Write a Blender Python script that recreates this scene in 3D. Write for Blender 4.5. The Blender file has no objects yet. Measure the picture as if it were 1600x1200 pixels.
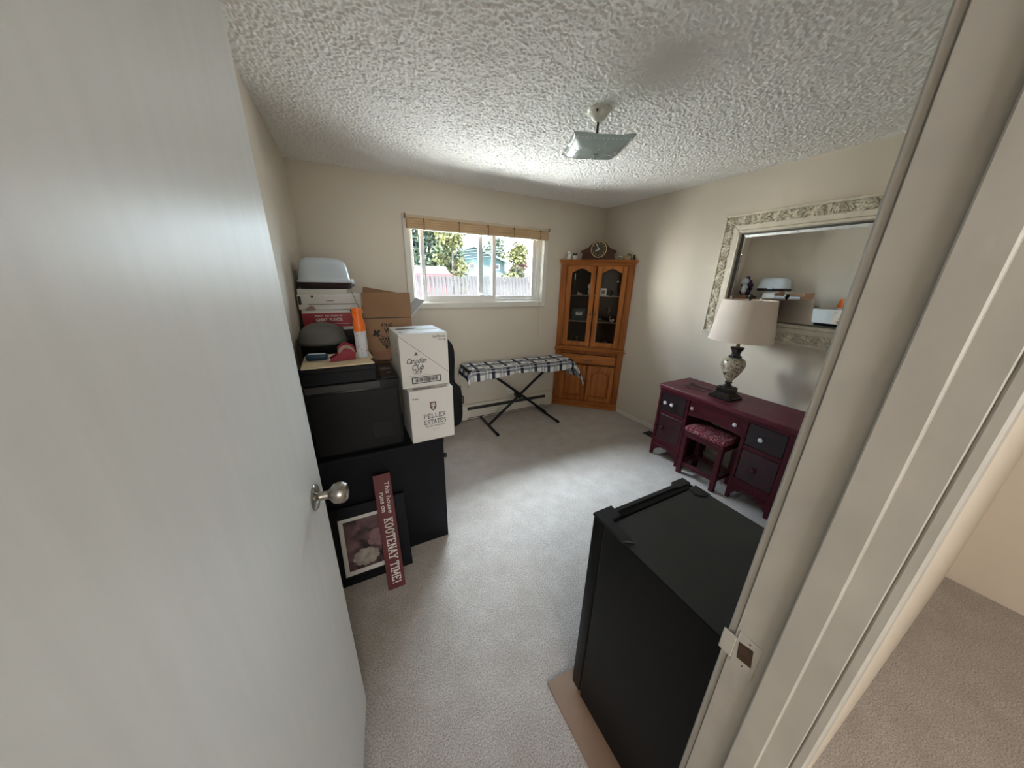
import bpy, bmesh, math, random
from mathutils import Vector, Matrix
random.seed(11)
S = bpy.context.scene
COL = S.collection
PI = math.pi

# ------------------------------------------------------------------ camera
def set_camera():
    f, yaw, pitch, roll, h = 483.529, 0.4794, 0.3278, 0.0238, 1.5766
    fw = Vector((math.sin(yaw)*math.cos(pitch), math.cos(yaw)*math.cos(pitch), -math.sin(pitch)))
    r = Vector((math.cos(yaw), -math.sin(yaw), 0)); u = r.cross(fw)
    r2 = r*math.cos(roll) + u*math.sin(roll); u2 = -r*math.sin(roll) + u*math.cos(roll)
    cd = bpy.data.cameras.new('camera'); co = bpy.data.objects.new('camera', cd); COL.objects.link(co)
    cd.sensor_fit = 'HORIZONTAL'; cd.sensor_width = 36; cd.lens = f*36/1600; cd.clip_start = .01; cd.clip_end = 300
    m = Matrix((r2, u2, -fw)).transposed().to_4x4(); m.translation = (0, 0, h)
    co.matrix_world = m; S.camera = co
set_camera()

# ------------------------------------------------------------------ world, sun, exposure
W = bpy.data.worlds.new('sky'); S.world = W; W.use_nodes = True
def set_world():
    nt = W.node_tree; nt.nodes.clear()
    out = nt.nodes.new('ShaderNodeOutputWorld'); bg = nt.nodes.new('ShaderNodeBackground')
    tc = nt.nodes.new('ShaderNodeTexCoord'); sx = nt.nodes.new('ShaderNodeSeparateXYZ'); cr = nt.nodes.new('ShaderNodeValToRGB')
    nt.links.new(tc.outputs['Generated'], sx.inputs[0]); nt.links.new(sx.outputs['Z'], cr.inputs[0])
    e = cr.color_ramp.elements
    e[0].position = 0; e[0].color = (.84, .93, 1, 1)
    e[1].position = .75; e[1].color = (.34, .56, 1, 1)
    m = cr.color_ramp.elements.new(.2); m.color = (.66, .83, 1, 1)
    nt.links.new(cr.outputs[0], bg.inputs[0]); bg.inputs[1].default_value = 6.0
    nt.links.new(bg.outputs[0], out.inputs[0])
set_world()
sun = bpy.data.lights.new('sun', 'SUN'); sun.energy = 18; sun.angle = math.radians(.6); sun.color = (1, .93, .80)
so = bpy.data.objects.new('sun', sun); COL.objects.link(so)
so.rotation_euler = Vector((.10, .42, -1.0)).to_track_quat('-Z', 'Y').to_euler()   # high sun from behind the house
portal = bpy.data.lights.new('window_portal', 'AREA'); portal.shape = 'RECTANGLE'; portal.size = 1.42; portal.size_y = .70
portal.cycles.is_portal = True
po = bpy.data.objects.new('window_portal', portal); COL.objects.link(po)
po.location = (1.305, 3.335, 1.68); po.rotation_euler = Vector((0, -1, 0)).to_track_quat('-Z', 'Z').to_euler()
day = bpy.data.lights.new('added_sky_lamp', 'AREA'); day.shape = 'RECTANGLE'; day.size = 9; day.size_y = 2.6; day.energy = 3200; day.color = (.84, .93, 1)
dob = bpy.data.objects.new('added_sky_lamp', day); COL.objects.link(dob)          # added lamp boosting sky light into the room, high above the line of sight
dob.location = (-.8, 4.5, 4.75); dob.rotation_euler = Vector((.15, -.805, -.593)).to_track_quat('-Z', 'Y').to_euler()
day2 = bpy.data.lights.new('added_side_lamp', 'AREA'); day2.shape = 'RECTANGLE'; day2.size = 5; day2.size_y = 4.5; day2.energy = 1080; day2.color = (1, .92, .80)
do2 = bpy.data.objects.new('added_side_lamp', day2); COL.objects.link(do2)             # added warm area lamp out of view, brightens the right wall
do2.location = (-5, 7, 2.7); do2.rotation_euler = Vector((6.3, -3.8, -1.0)).to_track_quat('-Z', 'Y').to_euler()
vs = S.view_settings
vs.view_transform = 'Standard'; vs.look = 'None'; vs.gamma = 1; vs.use_curve_mapping = False; vs.exposure = 1.8
S.cycles.max_bounces = 10; S.cycles.diffuse_bounces = 7; S.cycles.glossy_bounces = 4; S.cycles.transparent_max_bounces = 16
S.cycles.sample_clamp_indirect = 60; S.cycles.use_guiding = True; S.cycles.caustics_reflective = False; S.cycles.caustics_refractive = False
S.cycles.use_denoising = True

# ------------------------------------------------------------------ materials
def mat(name, col, rough=.6, metal=0, var=0, vscale=12, bump=0, bscale=150, stretch=(1, 1, 1), spec=.5, coat=0, col2=None, detail=3, dist=.004):
    m = bpy.data.materials.new(name); m.use_nodes = True; nt = m.node_tree; b = nt.nodes['Principled BSDF']
    b.inputs['Base Color'].default_value = (*col, 1); b.inputs['Roughness'].default_value = rough
    b.inputs['Metallic'].default_value = metal; b.inputs['Specular IOR Level'].default_value = spec
    b.inputs['Coat Weight'].default_value = coat
    L = nt.links
    if var or bump:
        tc = nt.nodes.new('ShaderNodeTexCoord'); mp = nt.nodes.new('ShaderNodeMapping'); mp.inputs['Scale'].default_value = stretch
        L.new(tc.outputs['Object'], mp.inputs[0])
    if var:
        n = nt.nodes.new('ShaderNodeTexNoise'); n.inputs['Scale'].default_value = vscale; n.inputs['Detail'].default_value = detail
        L.new(mp.outputs[0], n.inputs[0]); r = nt.nodes.new('ShaderNodeValToRGB')
        c2 = col2 or tuple(c*(1+var) for c in col)
        r.color_ramp.elements[0].position = .32; r.color_ramp.elements[1].position = .68
        r.color_ramp.elements[0].color = (*[c*(1-var) for c in col], 1); r.color_ramp.elements[1].color = (*[min(1, c) for c in c2], 1)
        L.new(n.outputs[0], r.inputs[0]); L.new(r.outputs[0], b.inputs['Base Color'])
    if bump:
        n2 = nt.nodes.new('ShaderNodeTexNoise'); n2.inputs['Scale'].default_value = bscale; n2.inputs['Detail'].default_value = 2
        L.new(mp.outputs[0], n2.inputs[0]); bp = nt.nodes.new('ShaderNodeBump')
        bp.inputs['Strength'].default_value = bump; bp.inputs['Distance'].default_value = dist
        L.new(n2.outputs[0], bp.inputs['Height']); L.new(bp.outputs[0], b.inputs['Normal'])
    return m

def wood(name, dark, light, rough=.4, axis=2, scale=26, bump=.12, coat=0):
    st = [9, 9, 9]; st[axis] = .7
    m = mat(name, dark, rough, var=.001, vscale=scale/9, col2=light, stretch=st, detail=6, bump=bump, bscale=scale/4, dist=.002, coat=coat)
    for n in m.node_tree.nodes:
        if n.type == 'VALTORGB':
            n.color_ramp.elements[0].color = (*dark, 1); n.color_ramp.elements[0].position = .35; n.color_ramp.elements[1].position = .65
    m.node_tree.nodes['Principled BSDF'].inputs['Specular IOR Level'].default_value = .25
    return m

def glass(name, tint=(1, 1, 1), ior=1.45, gl=1.0):
    m = bpy.data.materials.new(name); m.use_nodes = True; nt = m.node_tree; nt.nodes.clear()
    o = nt.nodes.new('ShaderNodeOutputMaterial'); mx = nt.nodes.new('ShaderNodeMixShader'); f = nt.nodes.new('ShaderNodeFresnel')
    t = nt.nodes.new('ShaderNodeBsdfTransparent'); g = nt.nodes.new('ShaderNodeBsdfGlossy')
    f.inputs['IOR'].default_value = ior; t.inputs[0].default_value = (*tint, 1); g.inputs['Roughness'].default_value = .02; g.inputs[0].default_value = (gl, gl, gl, 1)
    nt.links.new(f.outputs[0], mx.inputs[0]); nt.links.new(t.outputs[0], mx.inputs[1]); nt.links.new(g.outputs[0], mx.inputs[2])
    nt.links.new(mx.outputs[0], o.inputs[0]); return m

MT = {}
MT['wall'] = mat('wall_paint', (.69, .625, .53), .55, var=.03, vscale=1.5, bump=.12, bscale=120, dist=.002)
MT['trim'] = mat('white_trim_paint', (.74, .72, .66), .42, var=.03, vscale=6, bump=.08, bscale=60)
MT['vinyl'] = mat('white_vinyl', (.80, .80, .77), .35)
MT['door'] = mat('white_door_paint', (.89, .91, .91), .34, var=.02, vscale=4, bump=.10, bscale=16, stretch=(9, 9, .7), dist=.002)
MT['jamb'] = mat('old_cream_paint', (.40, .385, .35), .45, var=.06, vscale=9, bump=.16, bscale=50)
MT['nickel'] = mat('brushed_nickel', (.40, .375, .335), .30, 1, var=.05, vscale=60)
MT['dark_hole'] = mat('bare_dark_wood', (.045, .022, .010), .8, var=.3, vscale=80)

def ceiling_mat():
    m = mat('popcorn_ceiling', (.88, .87, .84), .95, spec=.1); nt = m.node_tree; L = nt.links; b = nt.nodes['Principled BSDF']
    tc = nt.nodes.new('ShaderNodeTexCoord')
    n = nt.nodes.new('ShaderNodeTexNoise'); n.inputs['Scale'].default_value = 78; n.inputs['Detail'].default_value = 4; n.inputs['Roughness'].default_value = .62
    v = nt.nodes.new('ShaderNodeTexVoronoi'); v.inputs['Scale'].default_value = 95
    for q in (n, v): L.new(tc.outputs['Object'], q.inputs['Vector'])
    a = nt.nodes.new('ShaderNodeMath'); a.operation = 'MULTIPLY_ADD'; a.inputs[1].default_value = -.55
    L.new(v.outputs['Distance'], a.inputs[0]); L.new(n.outputs[0], a.inputs[2])
    bp = nt.nodes.new('ShaderNodeBump'); bp.inputs['Strength'].default_value = 1; bp.inputs['Distance'].default_value = .018
    L.new(a.outputs[0], bp.inputs['Height']); L.new(bp.outputs[0], b.inputs['Normal'])
    return m
MT['ceiling'] = ceiling_mat()

def carpet_mat():
    m = mat('beige_carpet', (.50, .455, .42), .95, spec=.1); nt = m.node_tree; L = nt.links; b = nt.nodes['Principled BSDF']
    tc = nt.nodes.new('ShaderNodeTexCoord')
    n = nt.nodes.new('ShaderNodeTexNoise'); n.inputs['Scale'].default_value = 7; n.inputs['Detail'].default_value = 8; n.inputs['Roughness'].default_value = .68
    n2 = nt.nodes.new('ShaderNodeTexNoise'); n2.inputs['Scale'].default_value = 190; n2.inputs['Detail'].default_value = 4; n2.inputs['Roughness'].default_value = .7
    for q in (n, n2): L.new(tc.outputs['Object'], q.inputs['Vector'])
    r = nt.nodes.new('ShaderNodeValToRGB'); e = r.color_ramp.elements
    e[0].position = .34; e[0].color = (.67, .60, .54, 1); e[1].position = .66; e[1].color = (.82, .755, .705, 1)
    r2 = nt.nodes.new('ShaderNodeValToRGB'); e = r2.color_ramp.elements
    e[0].position = .36; e[0].color = (.42, .41, .40, 1); e[1].position = .60; e[1].color = (1.0, 1.0, 1.0, 1)
    L.new(n.outputs[0], r.inputs[0]); L.new(n2.outputs[0], r2.inputs[0])
    mx = nt.nodes.new('ShaderNodeMix'); mx.data_type = 'RGBA'; mx.blend_type = 'MULTIPLY'; mx.inputs[0].default_value = 1
    L.new(r.outputs[0], mx.inputs[6]); L.new(r2.outputs[0], mx.inputs[7]); L.new(mx.outputs[2], b.inputs['Base Color'])
    bp = nt.nodes.new('ShaderNodeBump'); bp.inputs['Strength'].default_value = .9; bp.inputs['Distance'].default_value = .012
    L.new(n2.outputs[0], bp.inputs['Height']); L.new(bp.outputs[0], b.inputs['Normal'])
    b.inputs['Sheen Weight'].default_value = .25
    return m
MT['carpet'] = carpet_mat()

def plaid_mat():
    m = mat('plaid_flannel', (.7, .7, .7), .9, spec=.1); nt = m.node_tree; L = nt.links; b = nt.nodes['Principled BSDF']
    uv = nt.nodes.new('ShaderNodeUVMap'); sp = nt.nodes.new('ShaderNodeSeparateXYZ'); L.new(uv.outputs[0], sp.inputs[0])
    def stripe(src, per, start, width):
        a = nt.nodes.new('ShaderNodeMath'); a.operation = 'MULTIPLY_ADD'; a.inputs[1].default_value = 1/per; a.inputs[2].default_value = -start/per
        L.new(src, a.inputs[0]); f = nt.nodes.new('ShaderNodeMath'); f.operation = 'FRACT'; L.new(a.outputs[0], f.inputs[0])
        c = nt.nodes.new('ShaderNodeMath'); c.operation = 'LESS_THAN'; c.inputs[1].default_value = width/per; L.new(f.outputs[0], c.inputs[0]); return c.outputs[0]
    def mix(fac, A, B):
        x = nt.nodes.new('ShaderNodeMix'); x.data_type = 'RGBA'; x.blend_type = 'MIX'
        L.new(fac, x.inputs[0])
        for i, q in ((6, A), (7, B)):
            if isinstance(q, tuple): x.inputs[i].default_value = (*q, 1)
            else: L.new(q, x.inputs[i])
        return x.outputs[2]
    def mul(A, k):
        x = nt.nodes.new('ShaderNodeMath'); x.operation = 'MULTIPLY'; L.new(A, x.inputs[0]); x.inputs[1].default_value = k; return x.outputs[0]
    white = (.76, .76, .75); grey = (.20, .205, .23); navy = (.018, .022, .045)
    u, v = sp.outputs[0], sp.outputs[1]
    c = mix(mul(stripe(v, .135, .060, .055), .9), white, grey)
    c = mix(mul(stripe(u, .165, .085, .055), .55), c, grey)
    c = mix(mul(stripe(u, .165, .0, .036), .96), c, navy)
    c = mix(mul(stripe(v, .135, .035, .030), .92), c, navy)
    c = mix(mul(stripe(u, .165, .112, .005), .9), c, (.85, .85, .84))
    c = mix(mul(stripe(v, .135, .085, .005), .9), c, (.85, .85, .84))
    L.new(c, b.inputs['Base Color'])
    return m
MT['plaid'] = plaid_mat()

def marble_mat():
    m = mat('mottled_urn', (.42, .36, .27), .22, coat=.4); nt = m.node_tree; L = nt.links; b = nt.nodes['Principled BSDF']
    tc = nt.nodes.new('ShaderNodeTexCoord'); v = nt.nodes.new('ShaderNodeTexNoise'); v.inputs['Scale'].default_value = 26; v.inputs['Detail'].default_value = 5; v.inputs['Distortion'].default_value = 2.2
    L.new(tc.outputs['Object'], v.inputs['Vector']); r = nt.nodes.new('ShaderNodeValToRGB'); e = r.color_ramp.elements
    e[0].position = .36; e[0].color = (.05, .042, .035, 1); e[1].position = .66; e[1].color = (.62, .55, .43, 1)
    k = e.new(.47); k.color = (.36, .30, .22, 1); k = e.new(.56); k.color = (.50, .43, .32, 1)
    L.new(v.outputs[0], r.inputs[0]); L.new(r.outputs[0], b.inputs['Base Color']); return m
MT['urn'] = marble_mat()

def floral_mat(name, ground, motif, scale=26, lo=.46, hi=.54):
    m = mat(name, ground, .85, spec=.2); nt = m.node_tree; L = nt.links; b = nt.nodes['Principled BSDF']
    tc = nt.nodes.new('ShaderNodeTexCoord'); v = nt.nodes.new('ShaderNodeTexNoise'); v.inputs['Scale'].default_value = scale; v.inputs['Detail'].default_value = 2; v.inputs['Distortion'].default_value = 3.5
    L.new(tc.outputs['Object'], v.inputs['Vector']); r = nt.nodes.new('ShaderNodeValToRGB'); e = r.color_ramp.elements
    e[0].position = lo; e[0].color = (*ground, 1); e[1].position = hi; e[1].color = (*motif, 1)
    L.new(v.outputs[0], r.inputs[0]); L.new(r.outputs[0], b.inputs['Base Color']); return m
MT['seat'] = floral_mat('floral_upholstery', (.19, .018, .035), (.46, .27, .26), 30, .50, .62)

MT['oak'] = wood('honey_oak', (.345, .106, .0235), (.52, .187, .048), .42, 2, 26, .10)
MT['oak_h'] = wood('honey_oak_rail', (.345, .106, .0235), (.52, .187, .048), .42, 0, 26, .10)
MT['oak_frame'] = wood('honey_oak_frame', (.29, .085, .0185), (.43, .148, .037), .42, 2, 26, .10)
MT['oak_in'] = mat('dark_oak_and_gap_shade', (.060, .030, .016), .6, var=.2, vscale=8)
MT['oak_shelf'] = mat('glass_edge_shelf', (.24, .15, .09), .35)
MT['burgundy'] = mat('burgundy_paint', (.070, .0075, .0145), .45, spec=.25, var=.28, vscale=14, bump=.15, bscale=40, stretch=(1, .35, 3))
MT['burgundy_top'] = mat('burgundy_top_paint', (.118, .018, .030), .42, spec=.3, var=.22, vscale=9, stretch=(3, .6, 3), bump=.08, bscale=40)
MT['dark_drawer'] = mat('dark_plum_paint', (.016, .0055, .008), .45, var=.3, vscale=20)
MT['black_plastic'] = mat('black_plastic', (.010, .0105, .0115), .42, spec=.3, bump=.05, bscale=300)
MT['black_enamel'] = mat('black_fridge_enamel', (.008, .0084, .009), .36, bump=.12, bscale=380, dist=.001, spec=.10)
MT['fridge_top_lit'] = mat('lit_fridge_top', (.026, .0255, .0235), .5, spec=.3, bump=.12, bscale=380, dist=.001)  # lighter than the body: reflected ceiling light put into the colour
MT['black_gloss'] = mat('black_gloss', (.010, .010, .011), .2)
MT['black_wood'] = mat('black_painted_wood', (.0055, .006, .008), .48, var=.2, vscale=12, spec=.2)
MT['black_metal'] = mat('black_metal', (.012, .012, .013), .35, .3)
MT['grey_plastic'] = mat('charcoal_plastic', (.0085, .0095, .010), .34, spec=.25, bump=.05, bscale=200)
MT['grey_plastic2'] = mat('slate_plastic', (.034, .035, .037), .35)
MT['grey_lid'] = mat('grey_lid_plastic', (.115, .112, .10), .45)
MT['lcd'] = mat('lcd_window', (.16, .17, .17), .2)
MT['board'] = mat('brown_hardboard', (.26, .17, .115), .55, var=.10, vscale=5)
MT['card'] = mat('brown_cardboard', (.26, .145, .075), .8, var=.06, vscale=8, bump=.05, bscale=90)
MT['card_in'] = mat('inner_cardboard', (.36, .24, .15), .85)
MT['whitecard'] = mat('white_cardboard', (.66, .645, .61), .62, var=.02, vscale=6)
MT['whitecard2'] = mat('white_cardboard_cool', (.72, .715, .69), .55)
MT['foil'] = mat('pale_liner', (.62, .68, .74), .35)
MT['red_card'] = mat('red_box_print', (.36, .018, .030), .5)
MT['print_black'] = mat('black_print', (.012, .012, .014), .7)
MT['print_grey'] = mat('grey_print', (.12, .11, .11), .7)
MT['print_white'] = mat('white_print', (.72, .70, .66), .7)
MT['print_red'] = mat('brick_red_print', (.28, .045, .035), .7)
MT['print_bronze'] = mat('bronze_print', (.13, .062, .034), .6)
MT['sign'] = mat('maroon_sign_paint', (.110, .012, .016), .6, var=.18, vscale=10, stretch=(4, 4, .6), bump=.1, bscale=40)
MT['paper'] = mat('white_paper', (.72, .71, .68), .8)
MT['cream'] = mat('cream_folder', (.66, .54, .36), .7, var=.03)
MT['orange'] = mat('orange_plastic', (.85, .17, .015), .35)
MT['sprayblue'] = mat('pale_spray_label', (.55, .62, .68), .4)
MT['spraypink'] = floral_mat('spray_flower_label', (.62, .65, .69), (.50, .06, .07), 30, .60, .64)
MT['blue'] = mat('navy_blue_plastic', (.012, .045, .095), .35)
MT['crimson'] = mat('crimson_plastic', (.22, .010, .03), .3)
MT['tape'] = mat('tan_tape', (.32, .20, .16), .3)
MT['dome'] = mat('frosted_pale_blue_plastic', (.60, .68, .76), .28, spec=.6)
MT['brown_tray'] = mat('dark_brown_plastic', (.030, .016, .016), .4)
MT['purple'] = mat('purple_cloth', (.10, .05, .12), .9, var=.3, vscale=20)
MT['frame'] = mat('antique_cream_carving', (.64, .59, .48), .6, var=.22, vscale=30, bump=.25, bscale=60)
MT['frame_flat'] = mat('antique_cream_flat', (.66, .61, .51), .5, var=.08, vscale=20)
MT['mirror'] = mat('mirror_silver', (.86, .88, .87), .012, 1)
MT['shade'] = mat('taupe_lampshade', (.74, .62, .53), .8, var=.03, vscale=6, bump=.15, bscale=300, dist=.001)
MT['shade_in'] = mat('pale_shade_lining', (.70, .66, .58), .8)
MT['lampblack'] = mat('black_lamp_resin', (.012, .0105, .010), .3, var=.3, vscale=30)
MT['lampgold'] = mat('rubbed_gold_edge', (.20, .16, .10), .4, .5)
MT['crystal'] = glass('clear_crystal', (.9, .92, .93), 1.6)
MT['pane'] = glass('window_glass', (.97, .99, .985), 1.30)
MT['cabglass'] = glass('cabinet_glass', (.90, .91, .90), 1.16)
MT['fixglass'] = mat('frosted_green_glass', (.60, .72, .70), .22, spec=.6)
MT['fixglass'].node_tree.nodes['Principled BSDF'].inputs['Transmission Weight'].default_value = .35
MT['canopy'] = mat('cream_enamel', (.70, .67, .58), .35)
MT['bamboo'] = wood('bamboo_slats', (.46, .30, .16), (.60, .43, .26), .6, 0, 60, .2)
MT['tan_rail'] = mat('tan_rail', (.58, .48, .34), .6)
MT['cord'] = mat('tan_cord', (.26, .17, .09), .8)
MT['heater'] = mat('almond_enamel', (.72, .69, .60), .4)
MT['slot'] = mat('dark_slot', (.025, .023, .018), .6)
MT['gold'] = mat('gold_metal', (.75, .58, .28), .3, 1)
MT['walnut'] = wood('walnut_clock', (.055, .020, .011), (.085, .032, .018), .3, 0, 22, .1, .2)
MT['clockface'] = mat('brown_clock_face', (.045, .034, .018), .4)
MT['china'] = mat('white_china', (.82, .82, .80), .25)
MT['plant'] = mat('dark_leaf', (.03, .055, .02), .6, var=.3)
MT['straw'] = mat('straw_wicker', (.42, .33, .18), .8, var=.3, vscale=60, bump=.4, bscale=120)
MT['pink'] = mat('pale_pink_china', (.62, .42, .38), .4)
MT['dgreen'] = mat('dark_frame_green', (.03, .035, .035), .5)
MT['bracket'] = mat('aged_brass', (.16, .10, .045), .4, .7)
MT['print_art'] = None
MT['vent'] = mat('bronze_vent', (.055, .038, .028), .5, .4)
MT['cable'] = mat('dark_cable', (.018, .008, .010), .45)

def art_mat():
    m = mat('dusky_floral_print', (.1, .06, .06), .35); nt = m.node_tree; L = nt.links; b = nt.nodes['Principled BSDF']
    tc = nt.nodes.new('ShaderNodeTexCoord'); n = nt.nodes.new('ShaderNodeTexNoise'); n.inputs['Scale'].default_value = 9; n.inputs['Detail'].default_value = 4; n.inputs['Distortion'].default_value = 1.2
    L.new(tc.outputs['Object'], n.inputs['Vector']); r = nt.nodes.new('ShaderNodeValToRGB'); e = r.color_ramp.elements
    e[0].position = .36; e[0].color = (.022, .016, .018, 1); e[1].position = .7; e[1].color = (.27, .17, .17, 1)
    k = e.new(.5); k.color = (.12, .065, .070, 1)
    L.new(n.outputs[0], r.inputs[0]); L.new(r.outputs[0], b.inputs['Base Color']); return m
MT['print_art'] = art_mat()
MT['petal'] = mat('dusty_white_petal', (.36, .32, .28), .6, var=.25, vscale=30)
MT['petal2'] = mat('dusty_pink_petal', (.24, .14, .14), .6, var=.2, vscale=30)
# outdoors
MT['fencewood'] = wood('weathered_fence_wood', (.018, .016, .016), (.050, .046, .046), .9, 2, 30, .3)
MT['grass'] = mat('dry_lawn_and_gravel', (.34, .30, .22), .95, var=.25, vscale=.8)
MT['patio'] = mat('pale_concrete', (.74, .69, .61), .9, var=.06, vscale=3)
MT['siding'] = mat('teal_siding', (.026, .055, .052), .7)
MT['siding2'] = mat('pale_mint_siding', (.050, .072, .068), .7)
MT['roofgrey'] = mat('grey_shingle', (.04, .045, .045), .9, var=.2, vscale=8)
MT['shedroof'] = mat('tan_shed_roof', (.022, .0140, .0085), .9, var=.1)
MT['shedred'] = mat('red_shed_wall', (.10, .018, .018), .8)
MT['leaf_g'] = mat('green_leaves', (.018, .030, .010), .7, var=.5, vscale=2)
MT['leaf_y'] = mat('yellow_green_leaves', (.054, .053, .009), .7, var=.35, vscale=3)
MT['leaf_r'] = mat('rust_leaves', (.06, .02, .018), .7, var=.3, vscale=3)
MT['bark'] = mat('bark', (.06, .045, .035), .9)
MT['exterior'] = mat('exterior_stucco', (.5, .48, .44), .9)

# ------------------------------------------------------------------ builders
class G:
    """collects shapes into one mesh"""
    def __init__(self): self.bm = bmesh.new()
    def _bev(self, vs, bev, seg=1):
        es = list({e for v in vs for e in v.link_edges})
        if bev: bmesh.ops.bevel(self.bm, geom=es, offset=bev, segments=seg, affect='EDGES', profile=.5)
    def box(self, x0, x1, y0, y1, z0, z1, bev=0, m=None, seg=1):
        t = bmesh.new()
        r = bmesh.ops.create_cube(t, size=1)
        for v in r['verts']:
            v.co = Vector(((x0+x1)/2 + v.co.x*(x1-x0), (y0+y1)/2 + v.co.y*(y1-y0), (z0+z1)/2 + v.co.z*(z1-z0)))
        if bev: bmesh.ops.bevel(t, geom=list(t.edges), offset=bev, segments=seg, affect='EDGES', profile=.5)
        if m: t.transform(m)
        self._join(t); return self
    def _join(self, t):
        me = bpy.data.meshes.new('tmp'); t.to_mesh(me); t.free(); self.bm.from_mesh(me); bpy.data.meshes.remove(me)
    def prism(self, pts, a, b, plane='xz', bev=0, m=None):
        """polygon pts in a plane, extruded from a to b along the third axis"""
        def P(p, w):
            return {'xz': (p[0], w, p[1]), 'xy': (p[0], p[1], w), 'yz': (w, p[0], p[1])}[plane]
        t = bmesh.new()
        lo = [t.verts.new(P(p, a)) for p in pts]; hi = [t.verts.new(P(p, b)) for p in pts]
        n = len(pts); t.faces.new(lo); t.faces.new(hi[::-1])
        for i in range(n): t.faces.new((lo[i], hi[i], hi[(i+1) % n], lo[(i+1) % n]))
        bmesh.ops.recalc_face_normals(t, faces=list(t.faces))
        if bev: bmesh.ops.bevel(t, geom=list(t.edges), offset=bev, segments=1, affect='EDGES', profile=.5)
        if m: t.transform(m)
        self._join(t); return self
    def lathe(self, prof, c=(0, 0, 0), seg=24, m=None, sx=1, sy=1, cap=True, square=False):
        t = bmesh.new(); rings = []
        for r, z in prof:
            ring = []
            for i in range(seg):
                a = 2*PI*(i+.5)/seg
                ring.append(t.verts.new((c[0]+r*sx*math.cos(a), c[1]+r*sy*math.sin(a), c[2]+z)))
            rings.append(ring)
        for A, B in zip(rings, rings[1:]):
            for i in range(seg): t.faces.new((A[i], A[(i+1) % seg], B[(i+1) % seg], B[i]))
        if cap: t.faces.new(rings[0][::-1]); t.faces.new(rings[-1])
        bmesh.ops.remove_doubles(t, verts=list(t.verts), dist=1e-6)
        bmesh.ops.recalc_face_normals(t, faces=list(t.faces))
        if m: t.transform(m)
        self._join(t); return self
    def tube(self, pts, r, seg=8, closed=False):
        t = bmesh.new(); pts = [Vector(p) for p in pts]; rings = []; n = len(pts); up = None
        for i, p in enumerate(pts):
            d = ((pts[min(i+1, n-1)] - pts[max(i-1, 0)]) if not closed else pts[(i+1) % n]-pts[i-1]).normalized()
            if up is None: up = Vector((0, 0, 1)) if abs(d.z) < .9 else Vector((1, 0, 0))
            a = d.cross(up).normalized(); b = a.cross(d).normalized(); up = b
            rr = r[i] if isinstance(r, (list, tuple)) else r
            rings.append([t.verts.new(p + a*rr*math.cos(2*PI*k/seg) + b*rr*math.sin(2*PI*k/seg)) for k in range(seg)])
        pairs = list(zip(rings, rings[1:])) + ([(rings[-1], rings[0])] if closed else [])
        for A, B in pairs:
            for k in range(seg): t.faces.new((A[k], A[(k+1) % seg], B[(k+1) % seg], B[k]))
        if not closed: t.faces.new(rings[0][::-1]); t.faces.new(rings[-1])
        bmesh.ops.recalc_face_normals(t, faces=list(t.faces))
        self._join(t); return self
    def ball(self, c, r, seg=14, m=None):
        if not isinstance(r, (tuple, list)): r = (r, r, r)
        t = bmesh.new(); bmesh.ops.create_uvsphere(t, u_segments=seg, v_segments=max(6, seg//2), radius=1)
        for v in t.verts: v.co = Vector((v.co.x*r[0], v.co.y*r[1], v.co.z*r[2]))
        if m: t.transform(m)
        for v in t.verts: v.co += Vector(c)
        self._join(t); return self
    def quads(self, verts, faces):
        vs = [self.bm.verts.new(v) for v in verts]
        for f in faces: self.bm.faces.new([vs[i] for i in f])
        return self
    def xf(self, m): self.bm.transform(m); return self
    def obj(self, name, m, parent=None, smooth=True, angle=35):
        me = bpy.data.meshes.new(name); self.bm.to_mesh(me); self.bm.free()
        me.materials.append(MT[m] if isinstance(m, str) else m)
        if smooth:
            me.shade_smooth(); me.set_sharp_from_angle(angle=math.radians(angle))
        o = bpy.data.objects.new(name, me); COL.objects.link(o); o.parent = parent
        return o

def thing(name, label, cat, loc=(0, 0, 0), rotz=0, group=None):
    o = bpy.data.objects.new(name, None); COL.objects.link(o); o.empty_display_size = .05
    o.location = loc; o.rotation_euler = (0, 0, rotz); tag(o, label, cat, group); return o
def tag(o, label, cat, group=None):
    o['label'] = label; o['category'] = cat
    if group: o['group'] = group
    return o
def struct(o, label=None):
    o['kind'] = 'structure'
    if label: o['label'] = label
    return o
def stuff(o): o['kind'] = 'stuff'; return o
def dup(o, parent, loc=None, name=None):
    c = o.copy(); COL.objects.link(c); c.parent = parent
    if loc is not None: c.location = loc
    return c
def rot(axis, deg): return Matrix.Rotation(math.radians(deg), 4, axis)
def tr(*p): return Matrix.Translation(Vector(p))
def basis(o, x, y):
    """matrix whose local x,y axes are the given directions and whose origin is o"""
    x = Vector(x).normalized(); y = Vector(y).normalized(); z = x.cross(y)
    m = Matrix((x, y, z)).transposed().to_4x4(); m.translation = Vector(o); return m

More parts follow.
